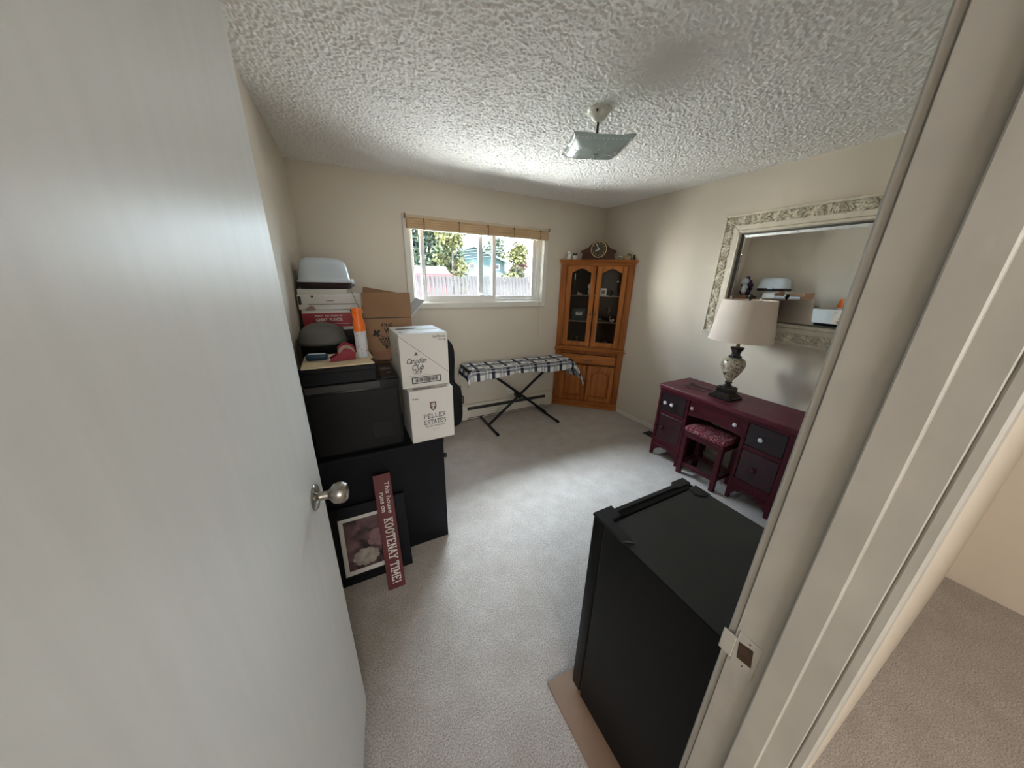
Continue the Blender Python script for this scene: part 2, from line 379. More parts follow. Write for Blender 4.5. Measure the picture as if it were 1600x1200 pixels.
def text(body, width, height, m, parent, M, shear=0, bold=0, name='lettering', align='C'):
    """flat print: Blender's built-in font, fitted to width x height, laid by matrix M (x right, y up)"""
    cu = bpy.data.curves.new('t', 'FONT'); cu.body = body; cu.size = 1; cu.shear = shear; cu.offset = bold; cu.resolution_u = 3
    to = bpy.data.objects.new('t', cu); COL.objects.link(to)
    dg = bpy.context.evaluated_depsgraph_get(); me = bpy.data.meshes.new_from_object(to.evaluated_get(dg))
    bpy.data.objects.remove(to); bpy.data.curves.remove(cu)
    xs = [v.co.x for v in me.vertices]; ys = [v.co.y for v in me.vertices]
    w, h = max(xs)-min(xs), max(ys)-min(ys); kx = width/w; ky = height/h if height else kx
    ox = {'C': .5*(min(xs)+max(xs)), 'L': min(xs), 'R': max(xs)}[align]
    for v in me.vertices: v.co = M @ Vector(((v.co.x-ox)*kx, (v.co.y-.5*(min(ys)+max(ys)))*ky, 0))
    me.name = name; me.materials.clear(); me.materials.append(MT[m])
    o = bpy.data.objects.new(name, me); COL.objects.link(o); o.parent = parent; return o

# slab-serif capitals drawn as strokes on a 0..1 x 0..1 cell: (polylines, ends with serifs)
def arc(cx, cy, rx, ry, a0, a1, n=14):
    return [(cx+rx*math.cos(math.radians(a0+(a1-a0)*i/n)), cy+ry*math.sin(math.radians(a0+(a1-a0)*i/n))) for i in range(n+1)]
V = lambda x: [(x, 0), (x, 1)]
SLAB = {
 'K': [V(.15), [(.85, 1), (.2, .45)], [(.35, .58), (.88, 0)]], 'O': [arc(.5, .5, .38, .5, 0, 360, 24)],
 'T': [V(.5), [(.05, .82), (.05, 1), (.95, 1), (.95, .82)]], 'E': [V(.18), [(.1, 1), (.85, 1), (.85, .84)], [(.18, .52), (.6, .52)], [(.1, 0), (.88, 0), (.88, .18)]],
 'N': [V(.15), [(.15, 1), (.85, 0)], V(.85)], 'A': [[(.08, 0), (.5, 1), (.92, 0)], [(.26, .36), (.74, .36)]],
 'Y': [[(.08, 1), (.5, .5), (.92, 1)], [(.5, .5), (.5, 0)]], 'I': [V(.5)],
 'M': [V(.1), [(.1, 1), (.5, .25), (.9, 1)], V(.9)], '!': [[(.5, 1), (.5, .33)], [(.5, .1), (.5, 0)]],
 'P': [V(.2), [(.2, 1)] + arc(.5, .74, .32, .26, 90, -90) + [(.2, .48)]], 'L': [V(.2), [(.1, 0), (.85, 0), (.85, .2)]],
 'R': [V(.2), [(.2, 1)] + arc(.5, .75, .32, .25, 90, -90) + [(.2, .5)], [(.5, .5), (.88, 0)]],
 'S': [[(.8, .78)] + arc(.5, .75, .3, .25, 30, 270, 12) + arc(.5, .25, .32, .25, 90, -150, 12)],
 'F': [V(.2), [(.1, 1), (.85, 1), (.85, .84)], [(.2, .52), (.62, .52)]],
 'W': [[(.04, 1), (.28, 0), (.5, .8), (.72, 0), (.96, 1)]],
}
SERIF = {'K': [(.15, 0), (.15, 1), (.84, 1), (.86, 0)], 'T': [(.5, 0)], 'N': [(.15, 0), (.15, 1), (.85, 1)], 'A': [(.08, 0), (.92, 0)], 'Y': [(.08, 1), (.92, 1), (.5, 0)],
         'I': [(.5, 0), (.5, 1)], 'M': [(.1, 0), (.1, 1), (.9, 0), (.9, 1)], 'P': [(.2, 0), (.15, 1)], 'R': [(.2, 0), (.15, 1), (.88, 0)], 'F': [(.2, 0)], 'W': [(.04, 1), (.96, 1)]}
def slab(body, width, height, m, parent, M, stroke=.16, name='lettering'):
    g = G(); n = len(body); adv = {'I': .55, '!': .5, ' ': .45, 'M': 1.2, 'W': 1.25}
    tot = sum(adv.get(c, 1) for c in body); x = 0; cw = width/tot; ink = stroke*cw
    def seg(a, b, w):
        a = Vector((*a, 0)); b = Vector((*b, 0)); d = b-a
        if d.length < 1e-7: return
        nrm = Vector((-d.y, d.x, 0)).normalized()*w/2; e = d.normalized()*w*.35
        g.quads([a-e-nrm, b+e-nrm, b+e+nrm, a-e+nrm], [(0, 1, 2, 3)])
    for c in body:
        k = adv.get(c, 1)*cw
        pt = lambda p: (x + k*(.08+.84*p[0]) - width/2, (p[1]-.5)*height)
        for pl in SLAB.get(c, []):
            for p, q in zip(pl, pl[1:]): seg(pt(p), pt(q), ink)
        for p in SERIF.get(c, []):
            px, py = pt(p); seg((px-ink*1.0, py), (px+ink*1.0, py), ink*.6)
        x += k
    g.xf(M); return g.obj(name, m, parent, smooth=False)

# ------------------------------------------------------------------ room shell
XL, XR, YB, YF, H = -.2955, 2.8771, 3.1991, .155, 2.4      # left, right, back wall faces, room side of the front wall
HX0, HY0 = -1.5, -2.4                                     # hall extents
struct(G().box(HX0-.12, XR+.12, HY0-.12, YB+.15, -.12, 0).obj('floor', 'carpet'), 'light beige cut-pile carpet')
cl = struct(G().box(HX0-.12, XR+.12, HY0-.12, YB+.15, H, H+.12).obj('ceiling', 'ceiling'), 'white popcorn-textured ceiling')
def popcorn():
    import numpy as np
    st = .0040; x0, x1, y0, y1 = XL, XR, YF, YB
    nx, ny = int((x1-x0)/st)+1, int((y1-y0)/st)+1
    rg = np.random.default_rng(4)
    def sm(a, k):
        for _ in range(k):
            a = (np.roll(a, 1, 0)+2*a+np.roll(a, -1, 0))/4; a = (np.roll(a, 1, 1)+2*a+np.roll(a, -1, 1))/4
        return a
    h = sm(rg.random((ny, nx)), 1); h = (h-h.mean())/h.std(); h2 = sm(rg.random((ny, nx)), 3); h2 = (h2-h2.mean())/h2.std()
    z = np.clip(.72*h+.28*h2, -1.2, 2.2)*.0024
    X, Y = np.meshgrid(np.linspace(x0, x1, nx), np.linspace(y0, y1, ny))
    co = np.stack([X, Y, H-.006-z], -1).reshape(-1, 3).astype(np.float32)
    i = np.arange(ny*nx).reshape(ny, nx); q = np.stack([i[:-1, :-1], i[1:, :-1], i[1:, 1:], i[:-1, 1:]], -1).reshape(-1, 4)
    me = bpy.data.meshes.new('popcorn_texture'); me.vertices.add(len(co)); me.vertices.foreach_set('co', co.ravel())
    me.loops.add(q.size); me.loops.foreach_set('vertex_index', q.ravel().astype(np.int32)); me.polygons.add(len(q))
    me.polygons.foreach_set('loop_start', np.arange(0, q.size, 4, dtype=np.int32)); me.update(calc_edges=True); me.validate()
    me.materials.append(MT['ceiling_plain']); me.shade_smooth()
    o = bpy.data.objects.new('popcorn_texture', me); COL.objects.link(o); o.parent = cl; stuff(o)
MT['ceiling_plain'] = mat('popcorn_white', (.88, .87, .84), .95, spec=.1)
popcorn()
struct(G().box(XL-.12, XL, YF, YB+.15, 0, H).obj('wall_left', 'wall'))
struct(G().box(XR, XR+.12, HY0, YB+.15, 0, H).obj('wall_right', 'wall'))
WX0, WX1, WZ0, WZ1 = .565, 2.025, 1.325, 2.065             # window opening
g = G(); y0, y1 = YB, YB+.15
g.box(XL, WX0, y0, y1, 0, H); g.box(WX1, XR, y0, y1, 0, H); g.box(WX0, WX1, y0, y1, 0, WZ0); g.box(WX0, WX1, y0, y1, WZ1, H)
struct(g.obj('wall_back', 'wall', smooth=False))
DX0, DX1, DZ = -.25, .575, 2.06                            # rough door opening
g = G(); g.box(HX0, DX0, .035, YF, 0, H); g.box(DX1, XR, .035, YF, 0, H); g.box(DX0, DX1, .035, YF, DZ, H)
struct(g.obj('wall_front', 'wall', smooth=False))
g = G(); g.box(HX0-.12, XR, HY0-.12, HY0, 0, H); g.box(HX0-.12, HX0, HY0, .035, 0, H)
struct(g.obj('wall_hall', 'wall', smooth=False))
# skirting boards
struct(G().box(XR-.012, XR, YF, 2.63, 0, .045, .003).obj('baseboard_right', 'trim'))
struct(G().box(XL+.0, XL+.012, 1.0, YB, 0, .045, .003).obj('baseboard_left', 'trim'))
struct(G().box(XL+.012, .97, YB-.012, YB, 0, .045, .003).obj('baseboard_back', 'trim'))

# door frame -------------------------------------------------------
df = bpy.data.objects.new('trim_1', None); COL.objects.link(df); struct(df, 'old painted wooden door frame with strike plate')
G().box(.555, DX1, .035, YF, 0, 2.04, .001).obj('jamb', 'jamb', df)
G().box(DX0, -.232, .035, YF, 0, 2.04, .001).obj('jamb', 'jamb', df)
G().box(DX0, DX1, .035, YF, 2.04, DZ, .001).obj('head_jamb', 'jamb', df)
G().box(.543, .555, .064, .101, 0, 2.028, .002).obj('door_stop', 'jamb', df)
G().box(-.232, -.22, .064, .101, 0, 2.028, .002).obj('door_stop', 'jamb', df)
G().box(-.22, .543, .064, .101, 2.028, 2.04, .002).obj('door_stop', 'jamb', df)
for (yy0, yy1) in ((YF, YF+.014), (.021, .035)):
    G().box(.560, .617, yy0, yy1, 0, 2.10, .003).obj('casing', 'jamb', df)
    G().box(-.294, -.237, yy0, yy1, 0, 2.10, .003).obj('casing', 'jamb', df)
    G().box(-.237, .560, yy0, yy1, 2.045, 2.10, .003).obj('casing', 'jamb', df)
sp = G().box(.5535, .5556, .113, .150, .905, .985, .0008).box(.5515, .5556, .150, .172, .915, .965, .001).obj('strike_plate', 'jamb', df)
G().prism([(.119, .930), (.142, .926), (.146, .962), (.124, .968)], .5528, .5545, 'yz', .0005).obj('latch_hole', 'dark_hole', sp)
for z in (.918, .975): G().lathe([(.0015, 0), (.0013, .0006)], seg=8, m=tr(.5535, .131, z) @ rot('Y', -90)).obj('screw', 'dark_hole', sp)

# the door leaf ----------------------------------------------------
da = math.atan2(.104, .995)                # leaf swung inward, lying almost along the left wall
dm = thing('door_1', 'white painted flat door standing open along the left wall', 'door', (-.2135, .152, 0), -da)
del dm['category']; dm['kind'] = 'structure'
G().box(-.035, 0, 0, .757, .014, 2.03, .0015).obj('door_leaf', 'door', dm)
def knob(side, parent):
    s = 1 if side > 0 else -1
    M = tr(0 if s > 0 else -.035, .672, 1.028) @ rot('Y', 90*s)
    k = G().lathe([(.033, 0), (.034, .003), (.030, .007), (.016, .010), (.0115, .012), (.011, .032), (.014, .036), (.0245, .044), (.0285, .056), (.0275, .068), (.021, .077), (.010, .080), (.001, .0805)], seg=32, m=M).obj('door_knob', 'nickel', parent)
    G().lathe([(.003, .0800), (.003, .0815)], seg=10, m=M).obj('keyhole_button', 'slot', k)
knob(1, dm); knob(-1, dm)
G().box(-.029, -.006, .7565, .758, .99, 1.065).obj('latch_plate', 'nickel', dm)
for z in (.25, 1.05, 1.80): G().lathe([(.006, 0), (.006, .085)], c=(-.006, -.006, z), seg=10).obj('hinge', 'nickel', dm)

# window -----------------------------------------------------------
wn = bpy.data.objects.new('window_1', None); COL.objects.link(wn); struct(wn, 'white vinyl sliding window in a wide painted casing')
g = G()                                             # reveal lining
g.box(WX0, WX0+.012, YB, YB+.15, WZ0, WZ1); g.box(WX1-.012, WX1, YB, YB+.15, WZ0, WZ1)
g.box(WX0, WX1, YB, YB+.15, WZ1-.012, WZ1); g.obj('reveal', 'trim', wn, False)
G().box(WX0, WX1, YB-.004, YB+.15, WZ0, WZ0+.014, .002).obj('window_sill', 'trim', wn)
def casing(*b): G().box(*b, .004).obj('window_casing', 'trim', wn)
casing(.516, .572, YB-.018, YB, 1.275, 2.11); casing(2.017, 2.072, YB-.018, YB, 1.275, 2.11)
casing(.572, 2.017, YB-.018, YB, 1.275, 1.332); casing(.572, 2.017, YB-.018, YB, 2.058, 2.11)
g = G(); a0, a1, b0, b1 = WX0+.012, WX1-.012, WZ0+.014, WZ1-.012   # outer vinyl frame with tracks
for (f0, f1, w) in ((3.245, 3.32, .026), (3.28, 3.285, .034)):
    g.box(a0, a0+w, f0, f1, b0, b1); g.box(a1-w, a1, f0, f1, b0, b1); g.box(a0+w, a1-w, f0, f1, b0, b0+w); g.box(a0+w, a1-w, f0, f1, b1-w, b1)
g.obj('window_frame', 'vinyl', wn, False)
def sash(x0, x1, yy0, yy1, ws, wt):
    z0, z1 = b0+.022, b1-.022
    g = G(); g.box(x0, x0+ws, yy0, yy1, z0, z1, .003); g.box(x1-ws, x1, yy0, yy1, z0, z1, .003)
    g.box(x0+ws, x1-ws, yy0, yy1, z0, z0+wt, .003); g.box(x0+ws, x1-ws, yy0, yy1, z1-wt, z1, .003)
    s = g.obj('sash', 'vinyl', wn)
    ym = (yy0+yy1)/2; G().box(x0+ws-.004, x1-ws+.004, ym-.002, ym+.002, z0+wt-.004, z1-wt+.004).obj('pane', 'pane', s)
    return s
s1 = sash(.672, 1.462, 3.250, 3.277, .040, .040)
s2 = sash(1.275, 1.985, 3.288, 3.314, .050, .034)
G().box(.690, .700, 3.238, 3.250, 1.55, 1.62, .002).obj('latch', 'vinyl', s1)

# ------------------------------------------------------------------ outdoors
struct(G().box(-60, 90, YB+5.6, 120, -.5, -.4).obj('ground', 'grass'), 'sunlit yard beyond the window')
struct(G().box(-60, 90, -60, YB+5.6, -.49, -.39).obj('patio', 'patio'), 'pale concrete patio along the house')
t = thing('wooden_fence', 'weathered grey board fence across the yard outside the window', 'fence', (0, 12, -.4))
board = None; x = 0.6; i = 0
while x < 9.2:
    w = random.choice((.125, .135, .14)); h = 2.06 + random.uniform(-.035, .03)
    if board is None or i % 6 == 0:
        board = G().box(0, w, -.011, .011, 0, h, .004).obj('board', 'fencewood', t); board.location = (x, random.uniform(-.006, .006), 0)
    else:
        b2 = dup(board, t, (x, random.uniform(-.008, .008), random.uniform(-.02, 0))); b2.rotation_euler = (0, random.uniform(-.006, .006), 0)
    x += w + random.uniform(.008, .022); i += 1
for z in (.35, 1.15, 1.75): G().box(.6, 9.2, .012, .05, z, z+.09).obj('rail', 'fencewood', t)
for k in range(4): G().box(.7+k*2.7, .8+k*2.7, .05, .15, 0, 2.02).obj('post', 'fencewood', t)

def tree(name, label, x, y, z0, h, rx, crown0, lm, n=2600, leaf=.16, cone=.0):
    t = thing(name, label, 'tree', (x, y, z0))
    G().tube([(0, 0, 0), (.03, 0, h*.4), (0, .02, h*.8)], [.14, .10, .04], 7).obj('trunk', 'bark', t)
    verts, faces = [], []; rnd = random.Random(int(x*100+y))
    blobs = [(rnd.uniform(-.6, .6), rnd.uniform(-.6, .6), rnd.random()) for _ in range(16)]
    for k in range(n):
        b = rnd.choice(blobs); f = b[2]; s = rx*(1-cone*f)
        c = Vector((b[0]*s, b[1]*s, crown0 + (h-crown0)*f)) + Vector((rnd.gauss(0, .23), rnd.gauss(0, .23), rnd.gauss(0, .2)))*rx
        d = Vector((rnd.uniform(-1, 1), rnd.uniform(-1, 1), rnd.uniform(-1, 1))).normalized()*leaf
        e = d.cross(Vector((rnd.uniform(-1, 1), rnd.uniform(-1, 1), rnd.uniform(-1, 1)))).normalized()*leaf*.6
        i = len(verts); verts += [c-d, c+e, c+d, c-e]; faces.append((i, i+1, i+2, i+3))
    g = G(); g.quads(verts, faces); stuff(g.obj('foliage', lm, t, False))
tree('leafy_tree', 'large dark green tree behind the shed beyond the fence', 4.9, 21, -.4, 5.8, 1.9, 1.4, 'leaf_g', 5200, .17)
tree('leafy_tree', 'yellow-green tree beyond the fence beside the shed roof', 5.45, 18, -.4, 4.2, .95, 1.2, 'leaf_y', 2600, .11, .35)
tree('leafy_tree', 'yellow-green tree right of the teal house beyond the fence', 10.45, 20, -.4, 4.0, 1.05, 1.3, 'leaf_y', 2600, .12, .6)
tree('leafy_tree', 'distant green tree rising over the teal house roof', 14.2, 32, -.4, 6.2, 1.6, 2.0, 'leaf_g', 2200, .2)
tree('leafy_tree', 'rust-red leaved tree at the far end of the fence', 13.0, 24, -.4, 3.7, .9, 1.2, 'leaf_r', 1800, .13)

t = thing('neighbour_house', 'pale teal house with a low gable beyond the fence', 'house', (0, 25, -.4))
zr, xa, xe, ze = 4.38, 9.2, 3.05, 3.27
w_ = G().prism([(xa-2.85, 0), (xa+2.85, 0), (xa+2.85, ze+.02), (xa, zr-.06), (xa-2.85, ze+.02)], 0, 7, 'xz').obj('wall', 'siding2', t, False)
for k in range(14):
    z = 3.0+k*.10; hw = min(2.86, max(.05, (zr-.1-z)/(zr-ze)*3.05))
    G().prism([(xa-hw, z), (xa+hw, z), (xa+hw*.96, z+.092), (xa-hw*.96, z+.092)], -.03, .005, 'xz').obj('siding_board', 'siding', w_, False) if z+.1 < zr-.08 else None
for s in (-1, 1):
    G().prism([(xa, zr), (xa+s*xe, ze), (xa+s*xe, ze-.10), (xa, zr-.10)], -.35, 7.3, 'xz').obj('roof_slope', 'roofgrey', t, False)
    G().prism([(xa, zr+.01), (xa+s*xe, ze+.01), (xa+s*xe, ze-.14), (xa, zr-.14)], -.39, -.35, 'xz').obj('barge_board', 'siding2', t, False)
for (x0, x1, z0, z1) in ((8.9, 9.34, 2.72, 3.02), (10.82, 11.49, 2.69, 3.03), (11.6, 11.62, 0, 0)):
    if z1 == 0: continue
    f = G().box(x0-.05, x1+.05, -.05, .02, z0-.05, z1+.05).obj('window', 'vinyl', t); G().box(x0, x1, -.06, -.04, z0, z1).obj('pane', 'slot', f)
t = thing('garden_shed', 'low shed with a tan roof and red wall behind the fence', 'shed', (3.2, 14, -.4))
G().box(-1.5, .85, 0, 1.8, 0, 2.03).obj('wall', 'shedred', t); G().box(-1.8, .95, -.19, -.15, 1.98, 2.10).obj('fascia', 'shedred', t)
G().prism([(-.15, 2.02), (.9, 2.44), (1.95, 2.02), (1.95, 1.97), (-.15, 1.97)], -1.8, .95, 'yz').obj('roof', 'shedroof', t, False)
t = thing('utility_pole', 'wooden utility pole carrying wires beyond the yard', 'pole', (16.5, 22, -.4))
G().lathe([(.13, 0), (.09, 6.5)], seg=10).obj('pole', 'bark', t); G().box(-.8, .8, -.05, .05, 5.8, 5.92).obj('crossarm', 'bark', t)
for k, (zl, zr2) in enumerate(((2.97, 4.62), (2.82, 4.45), (2.62, 4.30), (3.15, 4.78))):
    pts = []
    for i in range(15):
        f = i/14; pts.append((2.0+f*(16.5-2.0), 22, zl-.45+f*(zr2-zl+.55) - .25*math.sin(PI*f)))
    G().tube([(a-16.5, 0, c+.4) for a, b_, c in pts], .028, 5).obj('wire', 'black_plastic', t)
# roof overhang of this house
struct(G().box(HX0-.5, XR+.5, HY0-.5, YB+.35, H+.12, H+.22).obj('roof_eave', 'exterior'), 'roof eave over the window')

# added glowing window behind the camera, fills the far surfaces with light
hw_ = bpy.data.objects.new('added_glow_window', None); COL.objects.link(hw_); struct(hw_, 'added glowing window in the hall, lights the room')
pane_m = mat('added_glow_pane', (.8, .8, .8), .4); pane_b = pane_m.node_tree.nodes['Principled BSDF']
pane_b.inputs['Emission Color'].default_value = (1, .97, .93, 1); pane_b.inputs['Emission Strength'].default_value = 3.8
G().box(-1.16, .34, HY0-.002, HY0+.004, 1.10, 2.1).obj('pane', pane_m, hw_)
for bx in ((-1.22, -1.16, 1.04, 2.16), (.34, .40, 1.04, 2.16), (-1.16, .34, 1.04, 1.10), (-1.16, .34, 2.1, 2.16)): G().box(bx[0], bx[1], HY0, HY0+.02, bx[2], bx[3], .003).obj('window_casing', 'trim', hw_)

# ------------------------------------------------------------------ fridge on its board, beside the doorway
tag(G().box(.528, 1.115, .165, .637, .0, .009, .001).obj('hardboard_sheet', 'board'), 'brown hardboard sheet lying on the carpet under the black fridge', 'board')
t = thing('mini_fridge', 'black compact fridge standing on a brown board by the doorway', 'fridge', (.618, .175, .009))
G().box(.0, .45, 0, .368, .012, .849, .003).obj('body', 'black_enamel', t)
G().box(.003, .447, .003, .366, .847, .8505, .001).obj('top_panel', 'fridge_top_lit', t)  # thin added sheet carrying the painted brightness of the top
d = G().box(.0, .45, .376, .420, .018, .846, .005, seg=2).obj('fridge_door', 'black_enamel', t)
G().box(.006, .444, .368, .376, .03, .84).obj('gasket', 'slot', t)
G().prism([(.0, .295), (.028, .275), (.034, .295), (.036, .372), (.075, .376), (.08, .424), (.0, .424)], .846, .858, 'xy', .002).obj('hinge_cover', 'black_plastic', t)
G().prism([(.395, .340), (.42, .315), (.448, .315), (.45, .372), (.41, .372)], .847, .854, 'xy', .001).obj('hinge_cover', 'black_plastic', t)
G().prism([(.08, .398), (.37, .398), (.385, .392), (.45, .392), (.45, .426), (.385, .426), (.37, .412), (.08, .412)], .842, .852, 'xy', .001).obj('handle_rail', 'black_plastic', d)
G().box(.09, .36, .414, .4215, .815, .838, .001).obj('handle_recess', 'slot', d)
for (fx, fy) in ((.04, .04), (.41, .04), (.04, .35), (.41, .35)): G().lathe([(.016, 0), (.014, .013)], c=(fx, fy, 0), seg=10).obj('foot', 'black_plastic', t)

# ------------------------------------------------------------------ burgundy kneehole desk on the right wall
t = thing('kneehole_desk', 'burgundy painted kneehole desk with glass knobs against the right wall', 'desk', (2.44, .738, 0))
DW = 1.004; DD = .41                                        # local: x into the wall, y along the wall
G().prism([(-.022, .0), (-.022, DW), (-.006, DW+.012), (DD, DW+.012), (DD, -.012), (-.006, -.012)], .676, .711, 'xy', .004).obj('desk_top', 'burgundy_top', t)
G().box(-.010, DD-.005, 0, DW, .648, .676, .002).obj('top_moulding', 'burgundy', t)
def ped(y0, y1, knobs, doorknob):
    g = G(); g.box(.012, DD-.01, y0, y0+.016, .07, .65); g.box(.012, DD-.01, y1-.016, y1, .07, .65); g.box(DD-.02, DD-.01, y0, y1, .07, .65); g.box(.03, DD-.01, y0, y1, .15, .17)
    g.obj('pedestal_carcass', 'burgundy', t)
    for (a, b) in ((y0, y0+.026), (y1-.026, y1)): G().box(-.004, .024, a, b, .0, .65, .003).obj('stile', 'burgundy', t)
    for z0, z1 in ((.438, .470), (.165, .188)):
        G().box(.0, .02, y0+.026, y1-.026, z0, z1, .002).obj('rail', 'burgundy', t)
        G().box(-.004, .002, y0+.026, y1-.026, z1-.007, z1, .001).obj('bead', 'burgundy', t)
    w = y1-y0
    sc = [(y0+.02, .165), (y0+.02, .03)] + [(y0+.02+w*f, z) for f, z in ((.06, .045), (.10, .075), (.16, .078), (.22, .095), (.35, .105), (.50, .108), (.60, .105))]
    sc = [(y0+.02, .165), (y0+.02, .035)] + [(y0+.03+(w-.06)*f, z) for f, z in ((.06, .055), (.12, .080), (.2, .082), (.27, .098), (.40, .106), (.60, .106), (.73, .098), (.8, .082), (.88, .080), (.94, .055))] + [(y1-.02, .035), (y1-.02, .165)]
    G().prism(sc, .002, .018, 'yz').obj('scalloped_apron', 'burgundy', t, False)
    G().box(-.006, .002, y0+.026, y1-.026, .118, .126, .001).obj('bead', 'burgundy', t)
    dr = G().box(-.002, .30, y0+.029, y1-.029, .474, .645, .003).obj('drawer', 'dark_drawer', t)
    for ky in knobs:
        G().lathe([(.004, 0), (.005, .010), (.014, .014), (.0165, .021), (.013, .029), (.001, .031)], seg=10, m=tr(-.002, ky, .555) @ rot('Y', -90)).obj('glass_knob', 'china', dr, False)
    dd = G().box(.0, .018, y0+.029, y1-.029, .192, .434, .003).obj('cupboard_door', 'dark_door', t)
    G().lathe([(.010, 0), (.008, .006), (.017, .013), (.018, .020), (.011, .027), (.001, .028)], seg=16, m=tr(0, doorknob, .305) @ rot('Y', -90)).obj('wooden_knob', 'burgundy', dd)
    for (fx, fy) in ((.012, y0+.014), (.012, y1-.014), (DD-.03, y0+.014), (DD-.03, y1-.014)): G().lathe([(.013, 0), (.015, .012), (.011, .03), (.008, .07)], c=(fx, fy, 0), seg=10).obj('foot', 'burgundy', t)
MT['dark_door'] = mat('dark_burgundy_paint', (.034, .006, .010), .42, var=.3, vscale=14)
ped(0, .290, (.165,), .160); ped(DW-.290, DW, (DW-.083, DW-.147), DW-.085)
# middle drawer with arched apron
ap = [(.292, .648), (.292, .50)] + [(.292+(.42)*f, .512+.022*math.sin(PI*f)) for f in [i/12 for i in range(13)]] + [(.712, .50), (.712, .648)]
md = G().prism(ap, .004, .022, 'yz').obj('middle_drawer', 'burgundy', t, False)
for ky in (.345, .678): G().lathe([(.004, 0), (.005, .010), (.013, .014), (.016, .021), (.012, .029), (.001, .031)], seg=10, m=tr(.004, ky, .592) @ rot('Y', -90)).obj('glass_knob', 'pink' if ky > .5 else 'china', md, False)
G().box(.03, .34, .30, .70, .535, .64).obj('drawer_box', 'burgundy', md)

# stool in the kneehole
t = thing('vanity_stool', 'burgundy stool with floral upholstered seat tucked into the desk kneehole', 'stool', (2.378, 1.09, 0))
SW, SD = .325, .255
for (a, b) in ((0, 0), (0, SW-.036), (SD-.036, 0), (SD-.036, SW-.036)):
    G().prism([(a, b), (a+.036, b), (a+.036, b+.036), (a, b+.036)], 0, .37, 'xy', .003).obj('leg', 'burgundy', t)
g = G(); g.box(.0, SD, 0, SW, .355, .408, .005); g.obj('seat_frame', 'burgundy', t)
for b in (.010, SW-.026): G().box(.03, SD-.03, b, b+.016, .085, .115, .002).obj('stretcher', 'burgundy', t)
G().box(SD-.024, SD-.010, .03, SW-.03, .085, .115, .002).obj('stretcher', 'burgundy', t)
G().box(.010, .024, .03, SW-.03, .085, .115, .002).obj('stretcher', 'burgundy', t)
c = G(); c.box(-.004, SD+.004, -.004, SW+.004, .404, .446, .017, seg=4)
for v in c.bm.verts:
    if v.co.z > .43: v.co.z += .022*math.sin(PI*max(0, min(1, v.co.x/SD)))*math.sin(PI*max(0, min(1, v.co.y/SW)))
c.obj('cushion', 'seat', t)

# table lamp on the desk ---------------------------------------------
t = thing('table_lamp', 'table lamp with mottled urn body and taupe drum shade on the desk', 'lamp', (2.602, 1.285, .711), math.radians(-3))
b = G(); sq = lambda h, z0, z1, bv=.002: b.box(-h, h, -h, h, z0, z1, bv)
sq(.085, 0, .018, .004); sq(.076, .018, .028); sq(.069, .028, .037); sq(.061, .037, .046); sq(.052, .046, .088, .003); sq(.044, .088, .096)
b.obj('plinth', 'lampblack', t)
g = G()
for h, z in ((.0765, .0275), (.0695, .0365), (.0615, .0455), (.0525, .0875)):
    for s in (-1, 1): g.box(-h, h, s*h-.0012, s*h+.0012, z-.0012, z+.0012); g.box(s*h-.0012, s*h+.0012, -h, h, z-.0012, z+.0012)
g.obj('gilt_edge', 'lampgold', t, False)
G().lathe([(.036, .096), (.030, .104), (.021, .112), (.020, .120), (.026, .125), (.026, .131), (.021, .136)], seg=28).obj('lower_collar', 'lampblack', t)
G().lathe([(.020, .135), (.024, .148), (.044, .180), (.066, .222), (.079, .258), (.082, .282), (.077, .305), (.062, .322), (.042, .330)], seg=36).obj('urn_body', 'urn', t)
G().lathe([(.042, .328), (.044, .336), (.042, .343), (.031, .347), (.028, .362), (.034, .382), (.044, .398), (.047, .404), (.040, .410), (.016, .412)], seg=32).obj('upper_collar', 'lampblack', t)
g = G(); g.tube([(0, 0, .41), (0, 0, .50)], .012, 10); g.tube([(0, -.045, .44), (0, -.07, .55), (0, -.055, .68), (0, 0, .745), (0, .055, .68), (0, .07, .55), (0, .045, .44)], .003, 6); g.box(-.004, .004, -.045, .045, .436, .444)
g.obj('harp', 'bracket', t)
sh = G().lathe([(.206, .466), (.167, .756), (.1645, .756), (.2035, .466), (.206, .466)], seg=56, cap=False).obj('lamp_shade', 'shade', t)
for r_, z_ in ((.2062, .464), (.1674, .750)): G().lathe([(r_+.001, z_), (r_, z_+.009), (r_-.003, z_+.009), (r_-.003, z_), (r_+.001, z_)], seg=56, cap=False).obj('shade_trim', 'shade', sh)
g = G()
for a in (0, 120, 240): g.tube([(0, 0, .748), (.162*math.cos(math.radians(a)), .162*math.sin(math.radians(a)), .748)], .002, 6)
g.obj('spider', 'bracket', sh)
G().lathe([(.005, .745), (.006, .760), (.010, .766), (.016, .778), (.016, .790), (.010, .800), (.001, .803)], seg=18).obj('finial', 'lampblack', t)
# its cord coiled on the desk
pts = []
for k in range(60):
    f = k/59; a = f*2*PI*1.7; r = .085+.02*math.sin(3*a)
    pts.append((2.62+.55*r*math.cos(a)+.05*math.sin(a*.5), 1.53+1.15*r*math.sin(a), .7145+.004*f+.002*math.sin(9*f)))
pts = [(2.66, 1.372, .7145), (2.67, 1.40, .7145)] + pts
tag(G().tube(pts, .0032, 6).obj('lamp_cord', 'cable'), 'dark lamp cord coiled on the burgundy desk top', 'cord')

